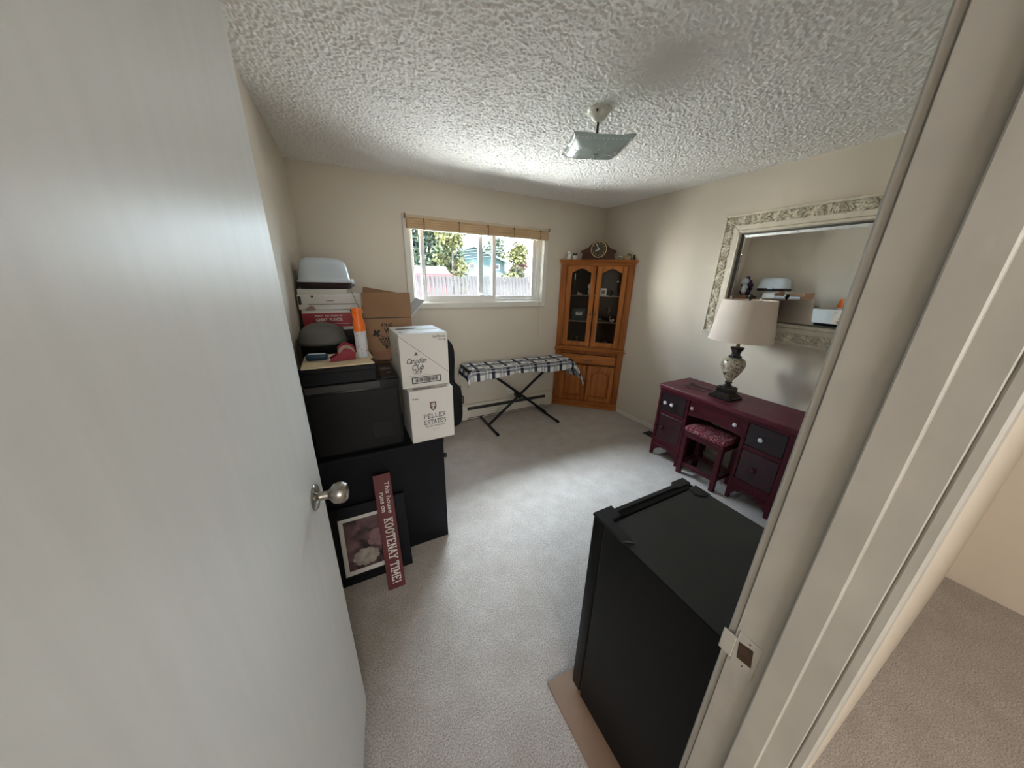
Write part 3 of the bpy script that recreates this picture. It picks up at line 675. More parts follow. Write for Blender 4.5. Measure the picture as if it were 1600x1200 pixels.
# ------------------------------------------------------------------ ornate mirror on the right wall
MY0, MY1, MZ0, MZ1 = .62, 1.73, 1.165, 2.098
t = thing('ornate_mirror', 'large mirror in a carved antique-cream frame hanging over the desk', 'mirror', (XR-.003, MY0, MZ0))
mw, mh = MY1-MY0, MZ1-MZ0                                  # local: -x out of the wall, y along it, z up
def ring(o, i, x0, x1, nm, m_, bev=.003, flip=0):
    """a picture-frame ring between insets o and i with depth x0..x1 made of four mitred pieces"""
    P = [(o, o), (mw-o, o), (mw-o, mh-o), (o, mh-o)]; Q = [(i, i), (mw-i, i), (mw-i, mh-i), (i, mh-i)]
    for k in range(4):
        G().prism([P[k], P[(k+1) % 4], Q[(k+1) % 4], Q[k]], x0, x1, 'yz', bev).obj(nm, m_, t)
ring(.0, .018, -.045, 0, 'outer_moulding', 'frame_flat'); ring(.018, .078, -.028, 0, 'frieze', 'frame_flat', .001)
ring(.078, .118, -.034, 0, 'inner_frame', 'frame_flat', .004); ring(.118, .142, -.044, 0, 'inner_bead', 'frame_flat', .006)
ring(.142, .150, -.022, 0, 'slip', 'grey_lid', .001)
g = G(); i0, i1 = .150, .172; P = [(i0, i0), (mw-i0, i0), (mw-i0, mh-i0), (i0, mh-i0)]; Q = [(i1, i1), (mw-i1, i1), (mw-i1, mh-i1), (i1, mh-i1)]
vs_ = [(-.0085, *p) for p in P] + [(-.0105, *q) for q in Q]
g.quads(vs_, [(4, 7, 6, 5)] + [(k, 4+k, 4+(k+1) % 4, (k+1) % 4) for k in range(4)]); bmesh.ops.recalc_face_normals(g.bm, faces=list(g.bm.faces))
g.obj('mirror_glass', 'mirror', t, False)
G().box(-.008, 0, .12, mw-.12, .12, mh-.12).obj('backing', 'board', t)
# carving: rosettes are parts, the small leaves between them one relief
def rosette_mesh():
    g = G(); g.ball((-.012, 0, 0), (.012, .010, .010), 8)
    for n, r, s in ((5, .013, .011), (7, .023, .011)):
        for k in range(n):
            a = 2*PI*k/n + r*30; g.ball((-.009 if r < .02 else -.004, r*math.cos(a), r*math.sin(a)), (.010, s, s), 7)
    return g
ro0 = None; leaves = G(); rnd = random.Random(5)
def along(d):        # point on the frieze centre line for arc length d
    c = .047; A, B = mw-2*c, mh-2*c; d %= 2*(A+B)
    if d < A: return c+d, c, 0
    d -= A
    if d < B: return mw-c, c+d, 90
    d -= B
    if d < A: return mw-c-d, mh-c, 180
    d -= A; return c, mh-c-d, 270
per = 2*(mw-.094+mh-.094); N = 34
for k in range(N):
    y, z, a = along(k*per/N)
    if ro0 is None: ro0 = o = rosette_mesh().obj('rosette', 'frame', t)
    else: o = dup(ro0, t)
    o.location = (-.028, y, z); o.rotation_euler = (rnd.uniform(0, 6), 0, 0); q = rnd.uniform(.85, 1.25); o.scale = (1.1, q, q)
    for j in range(14):
        y2, z2, a2 = along((k+.12+.76*rnd.random())*per/N); ang = rnd.uniform(0, 2*PI)
        off = rnd.uniform(-.026, .026); yy, zz = (y2, z2+off) if a2 in (0, 180) else (y2+off, z2)
        M = rot('X', math.degrees(ang)); leaves.ball((-.028, yy, zz), (.016, .019, .0072), 7, M)
stuff(leaves.obj('leaf_carving', 'frame', t))

# ------------------------------------------------------------------ corner china cabinet
CA = Vector((2.27, 3.187, 0)); cang = math.atan2(-.555, .602)
t = thing('corner_cabinet', 'honey oak corner china cabinet with two arched glass doors', 'cabinet', CA, cang)
CW, CXC, CYC = .818, .44, .405
def tri(f, ov=.0, inset=0): return [(-ov*.6+inset, f), (CW+ov*.75-inset, f), (CXC, CYC-inset*1.3)]
G().prism(tri(-.020, .010), 0, .085, 'xy', .005).obj('plinth', 'oak_h', t)
G().prism(tri(.026), .085, .752, 'xy').obj('lower_carcass', 'oak_in', t, False)  # dark colour here paints the shade in the gaps around the doors
for bx in ((0, .074, .085, .752), (.748, CW, .085, .752)): G().box(bx[0], bx[1], 0, .026, bx[2], bx[3], .002).obj('face_stile', 'oak_frame', t)
for bx in ((.074, .748, .708, .752), (.074, .748, .574, .580), (.074, .748, .085, .092)): G().box(bx[0], bx[1], 0, .026, bx[2], bx[3], .001).obj('face_rail', 'oak_frame', t)
G().prism(tri(-.030, .03), .752, .768, 'xy', .004).obj('waist_moulding', 'oak_h', t); G().prism(tri(-.018, .018), .768, .792, 'xy', .005).obj('waist_moulding', 'oak_h', t)
# upper carcass
LN = math.hypot(CXC, CYC)
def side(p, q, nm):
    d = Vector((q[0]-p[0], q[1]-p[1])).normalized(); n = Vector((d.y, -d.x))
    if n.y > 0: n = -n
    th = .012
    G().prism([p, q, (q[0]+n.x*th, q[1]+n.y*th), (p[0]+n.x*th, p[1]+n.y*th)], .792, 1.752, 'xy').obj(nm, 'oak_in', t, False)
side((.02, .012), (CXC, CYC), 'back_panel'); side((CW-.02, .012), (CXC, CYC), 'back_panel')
G().prism(tri(.002), 1.742, 1.760, 'xy').obj('top_panel', 'oak', t, False)
G().box(0, .074, 0, .022, .792, 1.745, .002).obj('face_stile', 'oak_frame', t); G().box(.748, CW, 0, .022, .792, 1.745, .002).obj('face_stile', 'oak_frame', t)
G().box(.074, .748, 0, .022, 1.738, 1.760, .001).obj('face_rail', 'oak_h', t); G().box(.074, .748, 0, .022, .792, .806, .001).obj('face_rail', 'oak_h', t)
G().prism(tri(-.010, .008), 1.752, 1.766, 'xy', .002).obj('crown_moulding', 'oak_h', t); G().prism(tri(-.022, .022), 1.766, 1.782, 'xy', .004).obj('crown_moulding', 'oak_h', t); G().prism(tri(-.034, .036), 1.782, 1.800, 'xy', .003).obj('crown_moulding', 'oak_h', t)
SH = (1.108, 1.412)
for z in SH: G().prism([(.05, .03), (CW-.05, .03), (CXC, CYC-.05)], z-.012, z, 'xy').obj('shelf', 'oak_shelf', t, False)
def arch(x0, x1, z, rise, n=12):
    """cathedral arch points from x0 to x1"""
    out = []
    for i in range(n+1):
        f = i/n; s = .5-.5*math.cos(2*PI*f); out.append((x0+(x1-x0)*f, z+rise*s**.8))
    return out
for (x0, x1, kx) in ((.079, .406, .383), (.416, .743, .439)):
    g = G(); st = .056; gz0, gz1 = .866, 1.662
    g.box(x0, x0+st, -.022, .0, .810, 1.734, .005); g.box(x1-st, x1, -.022, .0, .810, 1.734, .005); g.box(x0+st, x1-st, -.022, .0, .810, gz0, .005)
    g.prism([(x0+st, 1.734)] + arch(x0+st, x1-st, gz1, .044) + [(x1-st, 1.734)], -.022, 0, 'xz')
    d = g.obj('glass_door', 'oak', t)
    G().prism([(x0+st-.006, gz0-.006), (x1-st+.006, gz0-.006)] + [(a, b+.006) for a, b in arch(x0+st, x1-st, gz1, .044)][::-1], -.009, -.006, 'xz').obj('pane', 'cabglass', d, False)
    G().lathe([(.006, 0), (.005, .008), (.012, .014), (.012, .020), (.006, .025), (.001, .026)], seg=14, m=tr(kx, -.018, 1.20) @ rot('X', 90)).obj('knob', 'bracket', d)
# drawer and lower doors
d = G().box(.080, .742, -.022, 0, .588, .700, .008).obj('drawer', 'oak_h', t)
G().tube([(.355, -.018, .645), (.36, -.034, .638), (.405, -.040, .630), (.455, -.034, .638), (.46, -.018, .645)], .004, 8).obj('drawer_pull', 'bracket', d)
for (x0, x1, kx) in ((.079, .406, .392), (.416, .743, .430)):
    g = G(); st = .052
    g.box(x0, x0+st, -.022, 0, .098, .568, .005); g.box(x1-st, x1, -.022, 0, .098, .568, .005); g.box(x0+st, x1-st, -.022, 0, .098, .150, .005)
    g.prism([(x0+st, .568)] + arch(x0+st, x1-st, .468, .046) + [(x1-st, .568)], -.022, 0, 'xz'); g.box(x0+st, x1-st, -.002, 0, .145, .52)
    d = g.obj('panel_door', 'oak', t)
    G().prism([(x0+st+.010, .162), (x1-st-.010, .162)] + [(a, b-.012) for a, b in arch(x0+st+.010, x1-st-.010, .468, .040)][::-1], -.018, .0, 'xz', .009).obj('raised_panel', 'oak', d, False)
    G().lathe([(.006, 0), (.005, .008), (.012, .014), (.012, .020), (.006, .025), (.001, .026)], seg=14, m=tr(kx, -.018, .375) @ rot('X', 90)).obj('knob', 'bracket', d)
CM = Matrix.Translation(CA) @ Matrix.Rotation(cang, 4, 'Z')
def incab(name, label, cat, x, y, z, group=None): return thing(name, label, cat, CM @ Vector((x, y, z)), cang, group)
# mantel clock on top
t = incab('mantel_clock', 'dark walnut mantel clock with a brass-ringed face on the cabinet', 'clock', .405, .075, 1.80)
prof = [(-.192, .0), (-.192, .014), (-.182, .016), (-.178, .060), (-.172, .098), (-.166, .108), (-.140, .116), (-.112, .136), (-.085, .166), (-.055, .190), (-.020, .203)]
prof = prof + [(-a, b) for a, b in prof[::-1]]
G().prism(prof, -.050, .050, 'xz', .002).obj('clock_case', 'walnut', t, angle=25)
for s in (-1, 1): G().lathe([(.016, 0), (.016, .012)], seg=12, m=tr(s*.178, -.038, .088) @ rot('X', 90)).obj('boss', 'walnut', t)
FM = tr(0, -.050, .112) @ rot('X', 90)
f = G().lathe([(.080, 0), (.080, .004), (.001, .005)], seg=40, m=FM).obj('dial', 'clockface', t)
g = G(); g.lathe([(.079, .002), (.081, .007), (.085, .007), (.086, .002), (.079, .002)], seg=44, m=FM, cap=False); g.obj('bezel', 'gold', t)
g = G()
for k in range(12):
    a = k*PI/6; g.box(-.0022, .0022, .058, .070, .0055, .0062, 0, FM @ rot('Z', math.degrees(a)))
g.obj('hour_mark', 'gold', f, False)
G().box(-.0035, .0035, -.008, .066, .0075, .009, 0, FM @ rot('Z', 28)).obj('minute_hand', 'china', f); G().box(-.004, .004, -.008, .046, .0095, .011, 0, FM @ rot('Z', 118)).obj('hour_hand', 'china', f)

t = incab('dog_figurine', 'small white dog figurine beside a potted plant on the cabinet', 'figurine', .080, .03, 1.80)
g = G(); g.ball((0, 0, .034), (.024, .022, .034), 12); g.ball((-.003, -.004, .078), (.019, .018, .017), 12); g.ball((-.018, -.012, .073), (.011, .010, .008), 8); g.ball((.013, .006, .073), (.008, .006, .017), 8)
for s in (-1, 1): g.tube([(s*.012-.004, -.012, .04), (s*.014-.006, -.02, .0)], [.009, .007], 8)
g.obj('body', 'china', t); g = G(); g.ball((-.027, -.018, .075), .003, 6); g.ball((-.012, -.019, .083), .0022, 6); g.obj('face', 'print_black', t)
t = incab('potted_plant', 'tiny dark plant in a white pot beside the dog figurine', 'plant', .146, .045, 1.80)
G().lathe([(.020, 0), (.026, .035), (.028, .040), (.028, .046), (.024, .046), (.022, .040)], seg=18).obj('pot', 'china', t)
g = G()
for k in range(16):
    a = k*2.4; r = .012+.012*((k*7) % 5)/5; g.ball((r*math.cos(a), r*math.sin(a), .052+.016*((k*3) % 4)/4), (.013, .006, .006), 6, rot('Z', math.degrees(a)))
g.obj('leaves', 'plant', t)
for (x, lab, mm, k) in ((.642, 'small posy ornament of dried flowers beside the mantel clock', 'china', 1), (.728, 'straw-coloured wicker basket ornament on the cabinet top', 'straw', 2)):
    t = incab('flower_ornament' if k == 1 else 'wicker_ornament', lab, 'ornament', x, .02+.01*k, 1.80)
    G().lathe([(.022*k**.5, 0), (.028*k**.5, .016*k), (.026*k**.5, .022*k), (.001, .024*k)], seg=16).obj('basket', 'straw', t)
    rnd = random.Random(k)
    for j in range(9):
        a = j*2.4; r = .022*math.sqrt(j/9)*k**.5; G().ball((r*math.cos(a), r*math.sin(a), .030*k**.7+.012*rnd.random()), (.010, .010, .008), 7).obj('bloom', mm if j % 3 else 'leaf_y', t)
t = incab('brown_figurine', 'small brown bird figurine at the end of the cabinet top', 'figurine', .790, .0, 1.80)
g = G(); g.ball((0, 0, .020), (.014, .012, .020), 10); g.ball((0, -.004, .046), .011, 10); g.tube([(0, -.012, .046), (0, -.022, .044)], [.004, .001], 6); g.obj('body', 'walnut', t)
# things on the cabinet shelves
def shelf_items():
    zA, zB, zC = SH[1], SH[0], .792
    t = incab('candlestick', 'slim crystal candlestick on the upper cabinet shelf', 'candlestick', .165, .065, zA)
    G().lathe([(.022, 0), (.020, .006), (.006, .012), (.006, .05), (.012, .06), (.005, .072), (.005, .15), (.012, .165), (.008, .18)], seg=14).obj('stem', 'crystal', t); G().lathe([(.007, .17), (.007, .235), (.001, .240)], seg=10).obj('candle', 'china', t)
    t = incab('shell_ornament', 'pale pink shell ornament on the upper cabinet shelf', 'ornament', .225, .075, zA)
    g = G(); g.ball((0, 0, .014), (.024, .016, .015), 10); g.ball((.022, 0, .010), (.016, .012, .010), 8); g.ball((-.008, 0, .026), (.010, .008, .010), 8); g.obj('shell', 'pink', t)
    t = incab('owl_figurine', 'white china bird figurine behind the left cabinet door', 'figurine', .352, .10, zA)
    g = G(); g.ball((0, 0, .040), (.026, .022, .040), 12); g.ball((0, -.003, .100), (.032, .028, .034), 12); g.ball((-.014, -.028, .104), .006, 6); g.obj('body', 'china', t)
    t = incab('square_plaque', 'small white square keepsake frame on the upper cabinet shelf', 'frame', .505, .07, zA)
    p = G().box(-.036, .036, -.008, .008, 0, .082, .003).obj('frame', 'china', t); G().box(-.020, .020, -.0095, -.008, .020, .062).obj('print', 'petal2', p)
    t = incab('black_bowl', 'small round black pot beside the white keepsake frame', 'pot', .585, .085, zA)
    G().lathe([(.020, 0), (.036, .018), (.038, .040), (.026, .060), (.022, .066), (.018, .060)], seg=20).obj('pot', 'black_gloss', t)
    t = incab('glass_bell', 'clear glass bell hanging ornament by the right cabinet stile', 'ornament', .655, .045, zA)
    G().lathe([(.016, 0), (.014, .02), (.008, .05), (.004, .06), (.005, .14), (.001, .15)], seg=14).obj('bell', 'crystal', t); G().ball((0, 0, .16), .011, 8).obj('top_bead', 'china', t)
    t = incab('photo_frame', 'dark framed photograph on the middle cabinet shelf', 'frame', .245, .075, zB)
    p = G().box(-.088, .088, -.008, .008, 0, .150, .003).obj('frame', 'dgreen', t); a = G().box(-.050, .052, -.0095, -.008, .058, .122).obj('photo', 'print_grey', p)
    g = G(); g.ball((-.022, -.0096, .084), (.017, .001, .021), 10); g.ball((.024, -.0096, .085), (.018, .001, .019), 10); g.ball((.0, -.0096, .075), (.04, .001, .010), 10); g.obj('picture', 'paper', a)
    t = incab('crystal_dish', 'small crystal dish on the middle shelf behind the right door', 'dish', .505, .065, zB)
    G().lathe([(.014, 0), (.018, .006), (.036, .026), (.044, .045), (.040, .045), (.030, .026), (.008, .012)], seg=14, cap=False).obj('bowl', 'crystal', t, False); g = G(); [g.ball((.018*math.cos(k), .018*math.sin(k), .028), .010, 6) for k in range(6)]; g.obj('sweets', 'china', t)
    t = incab('swan_figurine', 'small glass swan on the middle shelf behind the right door', 'figurine', .640, .06, zB)
    g = G(); g.ball((0, 0, .016), (.026, .016, .016), 10); g.tube([(-.018, 0, .02), (-.030, 0, .045), (-.020, 0, .066), (-.034, 0, .064)], [.006, .005, .005, .003], 8); g.ball((.015, 0, .03), (.016, .008, .014), 8); g.obj('body', 'pink', t)
    t = incab('glass_decanter', 'clear glass decanter on the cabinet floor behind the left door', 'decanter', .245, .075, zC+.014)
    G().lathe([(.036, 0), (.042, .010), (.044, .050), (.030, .085), (.012, .105), (.011, .140), (.017, .146), (.004, .150)], seg=18).obj('body', 'crystal', t); G().ball((0, 0, .168), .016, 10).obj('stopper', 'crystal', t)
    t = incab('glass_tumbler', 'low clear glass tumbler beside the decanter', 'glass', .320, .09, zC+.014); G().lathe([(.024, 0), (.030, .05), (.028, .05), (.022, .006)], seg=16).obj('body', 'crystal', t)
    t = incab('crystal_bowl', 'wide crystal bowl on the cabinet floor behind the right door', 'bowl', .590, .075, zC+.014); G().lathe([(.024, 0), (.028, .008), (.052, .036), (.060, .060), (.057, .060), (.046, .036), (.014, .014)], seg=18, cap=False).obj('body', 'crystal', t, False)
    for z, y, k in ((zB, .15, 0), (zA, .13, 1), (zC+.014, .13, 2)):
        t = incab('wine_glass', ('crystal wine glass at the back of the middle cabinet shelf', 'crystal wine glass at the back of the upper cabinet shelf', 'crystal wine glass at the back of the cabinet floor')[k], 'glass', (.60, .44, .47)[k], y, z)
        G().lathe([(.028, 0), (.026, .003), (.004, .008), (.0035, .075), (.010, .085), (.028, .11), (.031, .14), (.027, .165), (.025, .165), (.027, .14), (.024, .112), (.004, .088)], seg=16).obj('body', 'crystal', t)
shelf_items()

# ------------------------------------------------------------------ back wall: heater, outlet, blind
t = thing('baseboard_heater', 'almond electric baseboard heater along the wall under the window', 'heater', (.985, YB-.068, .018))
G().prism([(.068, 0), (.0, 0), (.0, .118), (.012, .150), (.030, .168), (.068, .168)], 0, 1.232, 'yz').obj('casing', 'heater', t, False)
G().prism([(-.0025, .112), (.0085, .146), (.020, .140), (.010, .110)], .075, 1.13, 'yz').obj('outlet_slot', 'slot', t, False); G().box(.075, 1.13, -.0015, .004, .010, .018).obj('inlet_slot', 'slot', t)
for x in (.0, 1.157): G().prism([(.068, -.002), (-.003, -.002), (-.003, .119), (.010, .153), (.029, .171), (.068, .171)], x, x+.075, 'yz').obj('end_cap', 'heater', t, False)
t = thing('wall_outlet', 'white electrical outlet on the wall behind the keyboard stand', 'outlet', (1.634, YB, .283))
pl = G().box(-.036, .036, -.006, 0, -.058, .058, .002).obj('cover_plate', 'vinyl', t)
for z in (-.022, .022):
    G().box(-.017, .017, -.0075, -.006, z-.014, z+.014, .0007).obj('socket', 'vinyl', pl); G().box(-.008, -.005, -.0079, -.0072, z-.004, z+.006).obj('slot', 'slot', pl); G().box(.005, .008, -.0079, -.0072, z-.004, z+.006).obj('slot', 'slot', pl)
t = thing('bamboo_blind', 'rolled-up bamboo shade tied across the top of the window', 'blind', (.545, YB-.018, 1.985))
BW = 1.495
G().box(-.012, BW+.012, -.040, -.004, .086, .112, .003).obj('head_rail', 'tan_rail', t)
G().box(0, BW, -.034, -.008, .070, .087, .002).obj('valance', 'bamboo', t)
sl = None
for k, (dy, dz, r) in enumerate(((-.038, .060, .011), (-.040, .042, .0115), (-.041, .024, .012), (-.038, .008, .0105), (-.018, .052, .012), (-.018, .030, .012), (-.018, .010, .011))):
    if sl is None: sl = o = G().lathe([(.0112, 0), (.0112, BW)], seg=10, m=rot('Y', 90)).obj('slat_roll', 'bamboo', t)
    else: o = dup(sl, t)
    o.location = (0, dy, dz)
G().box(.01, BW-.01, -.052, -.028, -.006, .003, .002).obj('bottom_rail', 'tan_rail', t)
for x in (.15, .48, .78, 1.07, 1.39): G().box(x-.0045, x+.0045, -.054, -.004, -.008, .088, .001).obj('tie_cord', 'cord', t)
for x in (-.014, BW+.006): G().box(x, x+.008, -.044, 0, .082, .118, .001).obj('bracket', 'bracket', t)
G().tube([(BW-.045, -.046, .09), (BW-.046, -.05, -.2), (BW-.05, -.03, -.45), (BW-.062, -.012, -.75), (BW-.058, -.008, -1.10)], .0022, 5).obj('pull_cord', 'tan_rail', t)
# floor register by the desk
t = thing('floor_register', 'bronze floor vent in the carpet beside the burgundy desk', 'vent', (2.70, 1.80, 0))
G().box(0, .115, 0, .255, 0, .004, .001).obj('frame', 'vent', t)
v0 = None
for k in range(12):
    if v0 is None: v0 = o = G().box(.012, .103, 0, .008, .0035, .006).obj('louvre', 'slot', t)
    else: o = dup(v0, t)
    o.location = (0, .014+k*.0195, 0)

# ------------------------------------------------------------------ ceiling light
t = thing('ceiling_light', 'bent square glass ceiling light on a cream canopy with thin wires', 'light', (1.250, 1.522, H))
c = G().lathe([(.058, 0), (.060, -.012), (.055, -.017), (.049, -.019), (.046, -.026), (.034, -.044), (.018, -.056), (.011, -.058), (.001, -.058)], seg=32).obj('canopy', 'canopy', t)
for a in (40, 220): G().ball((.053*math.cos(math.radians(a)), .053*math.sin(math.radians(a)), -.028), .006, 8).obj('screw', 'slot', c)
g = G(); g.tube([(0, 0, -.056), (0, 0, -.192)], .0045, 8); g.obj('stem', 'slot', t)
G().tube([(.012, .006, -.054), (.014, .006, -.185)], .0012, 5).obj('wire', 'slot', t); G().tube([(-.010, -.006, -.054), (-.012, -.006, -.185)], .0012, 5).obj('wire', 'slot', t)
g = G(); n = 20; hs = .150
def zs(u, v):       # bowed dish with lifted wavy rim
    r = max(abs(u), abs(v)); return -.194 + .032*(r**3) + .008*(abs(u*v))**2 + .0012*math.sin(9*u)*(abs(v) > .92) + .0012*math.sin(9*v)*(abs(u) > .92)
top = []; 
for s in (0, 1):
    for i in range(n+1):
        for j in range(n+1):
            u, v = 2*i/n-1, 2*j/n-1; top.append((u*hs, v*hs, zs(u, v)-.004*s))
idx = lambda s, i, j: s*(n+1)*(n+1)+i*(n+1)+j
fs = []
for i in range(n):
    for j in range(n):
        fs.append((idx(0, i, j), idx(0, i+1, j), idx(0, i+1, j+1), idx(0, i, j+1))); fs.append((idx(1, i, j), idx(1, i, j+1), idx(1, i+1, j+1), idx(1, i+1, j)))
for i in range(n):
    fs += [(idx(0, i, 0), idx(1, i, 0), idx(1, i+1, 0), idx(0, i+1, 0)), (idx(0, i, n), idx(0, i+1, n), idx(1, i+1, n), idx(1, i, n)),
           (idx(0, 0, i), idx(0, 0, i+1), idx(1, 0, i+1), idx(1, 0, i)), (idx(0, n, i), idx(1, n, i), idx(1, n, i+1), idx(0, n, i+1))]
g.quads(top, fs); bmesh.ops.recalc_face_normals(g.bm, faces=list(g.bm.faces))
gl = g.xf(rot('Z', -24)).obj('glass_shade', 'fixglass', t, angle=60)
g = G()
for k in range(-6, 7):                               # frosted dots round the rim, leaf sprays on the dish
    for s in (-1, 1):
        for (u, v) in ((k/7, s*.90), (s*.90, k/7)): g.ball((u*hs, v*hs, zs(u, v)-.0045), (.0050, .0050, .0015), 8)
g.xf(rot('Z', -24)); g.obj('frosted_dots', 'china', gl)
g = G()
for s in range(4):
    for (u, v, a, L) in ((.55, .12, 25, .032), (.62, -.08, -30, .032), (.42, .02, 0, .028), (.72, .10, 15, .022)):
        M = rot('Z', s*90+0) @ tr(u*hs, v*hs, zs(u, v)-.0046) @ rot('Z', a); g.ball((0, 0, 0), (1, 1, 1), 4, M @ Matrix.Diagonal((L*.55, .0045, .001, 1)))
g.xf(rot('Z', -24)); g.obj('leaf_etching', 'china', gl)
G().lathe([(.012, -.196), (.012, -.202), (.007, -.208), (.006, -.218), (.001, -.222)], seg=16).obj('finial', 'fixglass', t)

# ------------------------------------------------------------------ keyboard stand, keyboard and plaid cover
t = thing('keyboard_stand', 'black folding X-frame keyboard stand under the plaid cover', 'stand', (1.6, 2.90, 0))
y = 0
G().tube([(-.375, -.018, .03), (.36, -.018, .615)], .0155, 10).obj('brace', 'black_metal', t); G().tube([(.392, .018, .03), (-.35, .018, .615)], .0155, 10).obj('brace', 'black_metal', t)
for x in (-.375, .392):
    b = G().tube([(x, -.235, .0165), (x, .225, .0165)], .0135, 10).obj('foot_bar', 'black_metal', t)
    for yy in (-.240, .230): G().lathe([(.0165, 0), (.0165, .035)], seg=12, m=tr(x, yy-.0175, .0165) @ rot('X', -90)).obj('rubber_cap', 'black_plastic', b)
for x in (-.345, .355):
    b = G().tube([(x, -.14, .625), (x, .14, .625)], .0125, 10).obj('support_bar', 'black_metal', t)
G().lathe([(.030, -.045), (.032, -.035), (.032, .035), (.030, .045)], seg=20, m=tr(-.012, 0, .322) @ rot('X', 90)).obj('pivot_clutch', 'black_plastic', t)
t = thing('electronic_keyboard', 'electronic keyboard hidden under the plaid cover on the stand', 'keyboard', (1.565, 2.885, .640))
G().box(-.615, .615, -.135, .135, 0, .078, .008).obj('case', 'black_plastic', t)
G().box(-.58, .58, -.13, -.02, .074, .080, .001).obj('keys', 'china', t)
# cloth: lengthwise path (x, z) and a cross profile (y, drop)
t = None
def cloth():
    rnd = random.Random(3)
    path = [(-.012, -.10), (-.004, -.05), (.010, -.014), (.040, .0)]
    x = .04
    while x < 1.235: x += .02; path.append((x, .002*math.sin(x*11)))
    for k in range(1, 13):
        a = k/12; path.append((1.235+.185*a**.9, -.012*a-.250*a**1.7))
    prof = [(.152, -.055), (.150, -.030), (.143, -.006), (.125, .001), (.09, .002), (.05, .0), (0, -.001), (-.05, .0), (-.09, .001), (-.122, -.002), (-.140, -.012), (-.149, -.034), (-.153, -.060), (-.155, -.085), (-.156, -.100)]
    s = [0]
    for a, b in zip(path, path[1:]): s.append(s[-1]+math.hypot(b[0]-a[0], b[1]-a[1]))
    tt = [0]
    for a, b in zip(prof, prof[1:]): tt.append(tt[-1]+math.hypot(b[0]-a[0], b[1]-a[1]))
    me = bpy.data.meshes.new('plaid_cover'); verts, faces, uv = [], [], []
    m = len(prof)
    for i, (px, pz) in enumerate(path):
        for j, (py, dz) in enumerate(prof):
            k = 1.0
            if px > 1.235: k = 1-.25*min(1, (px-1.235)/.10)
            wob = .006*math.sin(s[i]*23+j*.5)*(abs(dz) > .02) + .003*math.sin(s[i]*51+j)
            dx = .012*math.sin(j*1.1+.5)*(px > 1.3)
            extra = -.02*math.sin(s[i]*7)*(j == m-1) if px < 1.2 else 0
            verts.append((.945+px+dx, 2.885+py*(1+.12*max(0, px-1.22)/.2)+wob*.5, .7235+pz+dz*k+wob*.4+extra+(.045*(px-1.30)*(m-1-j)/m if px > 1.3 else 0))); uv.append((s[i], tt[j]))
    for i in range(len(path)-1):
        for j in range(m-1): faces.append((i*m+j, (i+1)*m+j, (i+1)*m+j+1, i*m+j+1))
    me.from_pydata(verts, [], faces); ul = me.uv_layers.new(name='UVMap')
    for p in me.polygons:
        for li in p.loop_indices: ul.data[li].uv = uv[me.loops[li].vertex_index]
    me.materials.append(MT['plaid']); me.shade_smooth()
    o = bpy.data.objects.new('plaid_cover', me); COL.objects.link(o)
    so_ = o.modifiers.new('thick', 'SOLIDIFY'); so_.thickness = .004; so_.offset = 1
    ss = o.modifiers.new('sub', 'SUBSURF'); ss.levels = 1; ss.render_levels = 1
    tag(o, 'navy and white plaid cloth draped over the keyboard', 'cloth')
cloth()

# ------------------------------------------------------------------ black cabinet on the left wall, and what is stacked on it
t = thing('black_cabinet', 'low black painted cabinet standing against the left wall', 'cabinet', (XL+.008, 1.58, 0))
KW, KL, KH = .676, 1.30, .700
G().box(0, KW, 0, KL, KH-.022, KH, .003).obj('cabinet_top', 'black_wood', t)
G().box(.004, KW-.004, .003, .023, .0, KH-.022, .001).obj('side_panel', 'black_wood', t); G().box(.004, KW-.004, KL-.023, KL-.003, 0, KH-.022, .001).obj('side_panel', 'black_wood', t)
G().box(0.004, .014, .023, KL-.023, .03, KH-.022).obj('back_panel', 'black_wood', t); G().box(.03, KW-.03, .023, KL-.023, .03, .05).obj('bottom_panel', 'black_wood', t)
G().box(KW-.05, KW-.02, .023, KL-.023, 0, .05).obj('plinth', 'black_wood', t)
for (a, b, ky) in ((.026, .648, .07), (.652, KL-.026, KL-.07)):
    d = G().box(KW-.022, KW-.003, a, b, .055, KH-.028, .002).obj('cabinet_door', 'black_wood', t)
    G().lathe([(.008, 0), (.007, .010), (.015, .018), (.016, .025), (.010, .032), (.001, .033)], seg=14, m=tr(KW-.003, ky, .545) @ rot('Y', 90)).obj('knob', 'black_plastic', d)
TZ = KH
# cartons on the right end of it
def carton(name, label, x0, x1, y0, y1, z0, z1, m_='whitecard', rz=0, cat='box'):
    t = thing(name, label, cat, ((x0+x1)/2, (y0+y1)/2, z0), rz); w, d, h = (x1-x0)/2, (y1-y0)/2, z1-z0
    b = G().box(-w, w, -d, d, 0, h, .002).obj('carton', m_, t)
    return t, b, w, d, h
t, b, w, d, h = carton('wine_carton', 'white carton with a crest and vineyard lettering, on the black cabinet', .214, .452, 1.590, 1.86, TZ, 1.004, 'whitecard', math.radians(2))
fr = lambda x, z: basis((x, -d-.0007, z), (1, 0, 0), (0, 0, 1))
slab('PELLER', .126, .024, 'print_black', b, fr(.010, .149), .17); slab('ESTATES', .126, .024, 'print_black', b, fr(.011, .113), .17)
text('family vineyard', .108, .016, 'print_black', b, fr(.010, .087), .35); text('est. 1969', .036, .006, 'print_grey', b, fr(.012, .066))
text('9 kg', .030, .013, 'print_black', b, fr(-.088, .258), 0, .02)
sh = G().prism([(-.017, .024), (-.017, -.006), (-.011, -.020), (0, -.028), (.011, -.020), (.017, -.006), (.017, .024)], -.0004, .0004, 'xz').xf(tr(.004, -d-.0006, .206)).obj('crest', 'print_bronze', b, False)
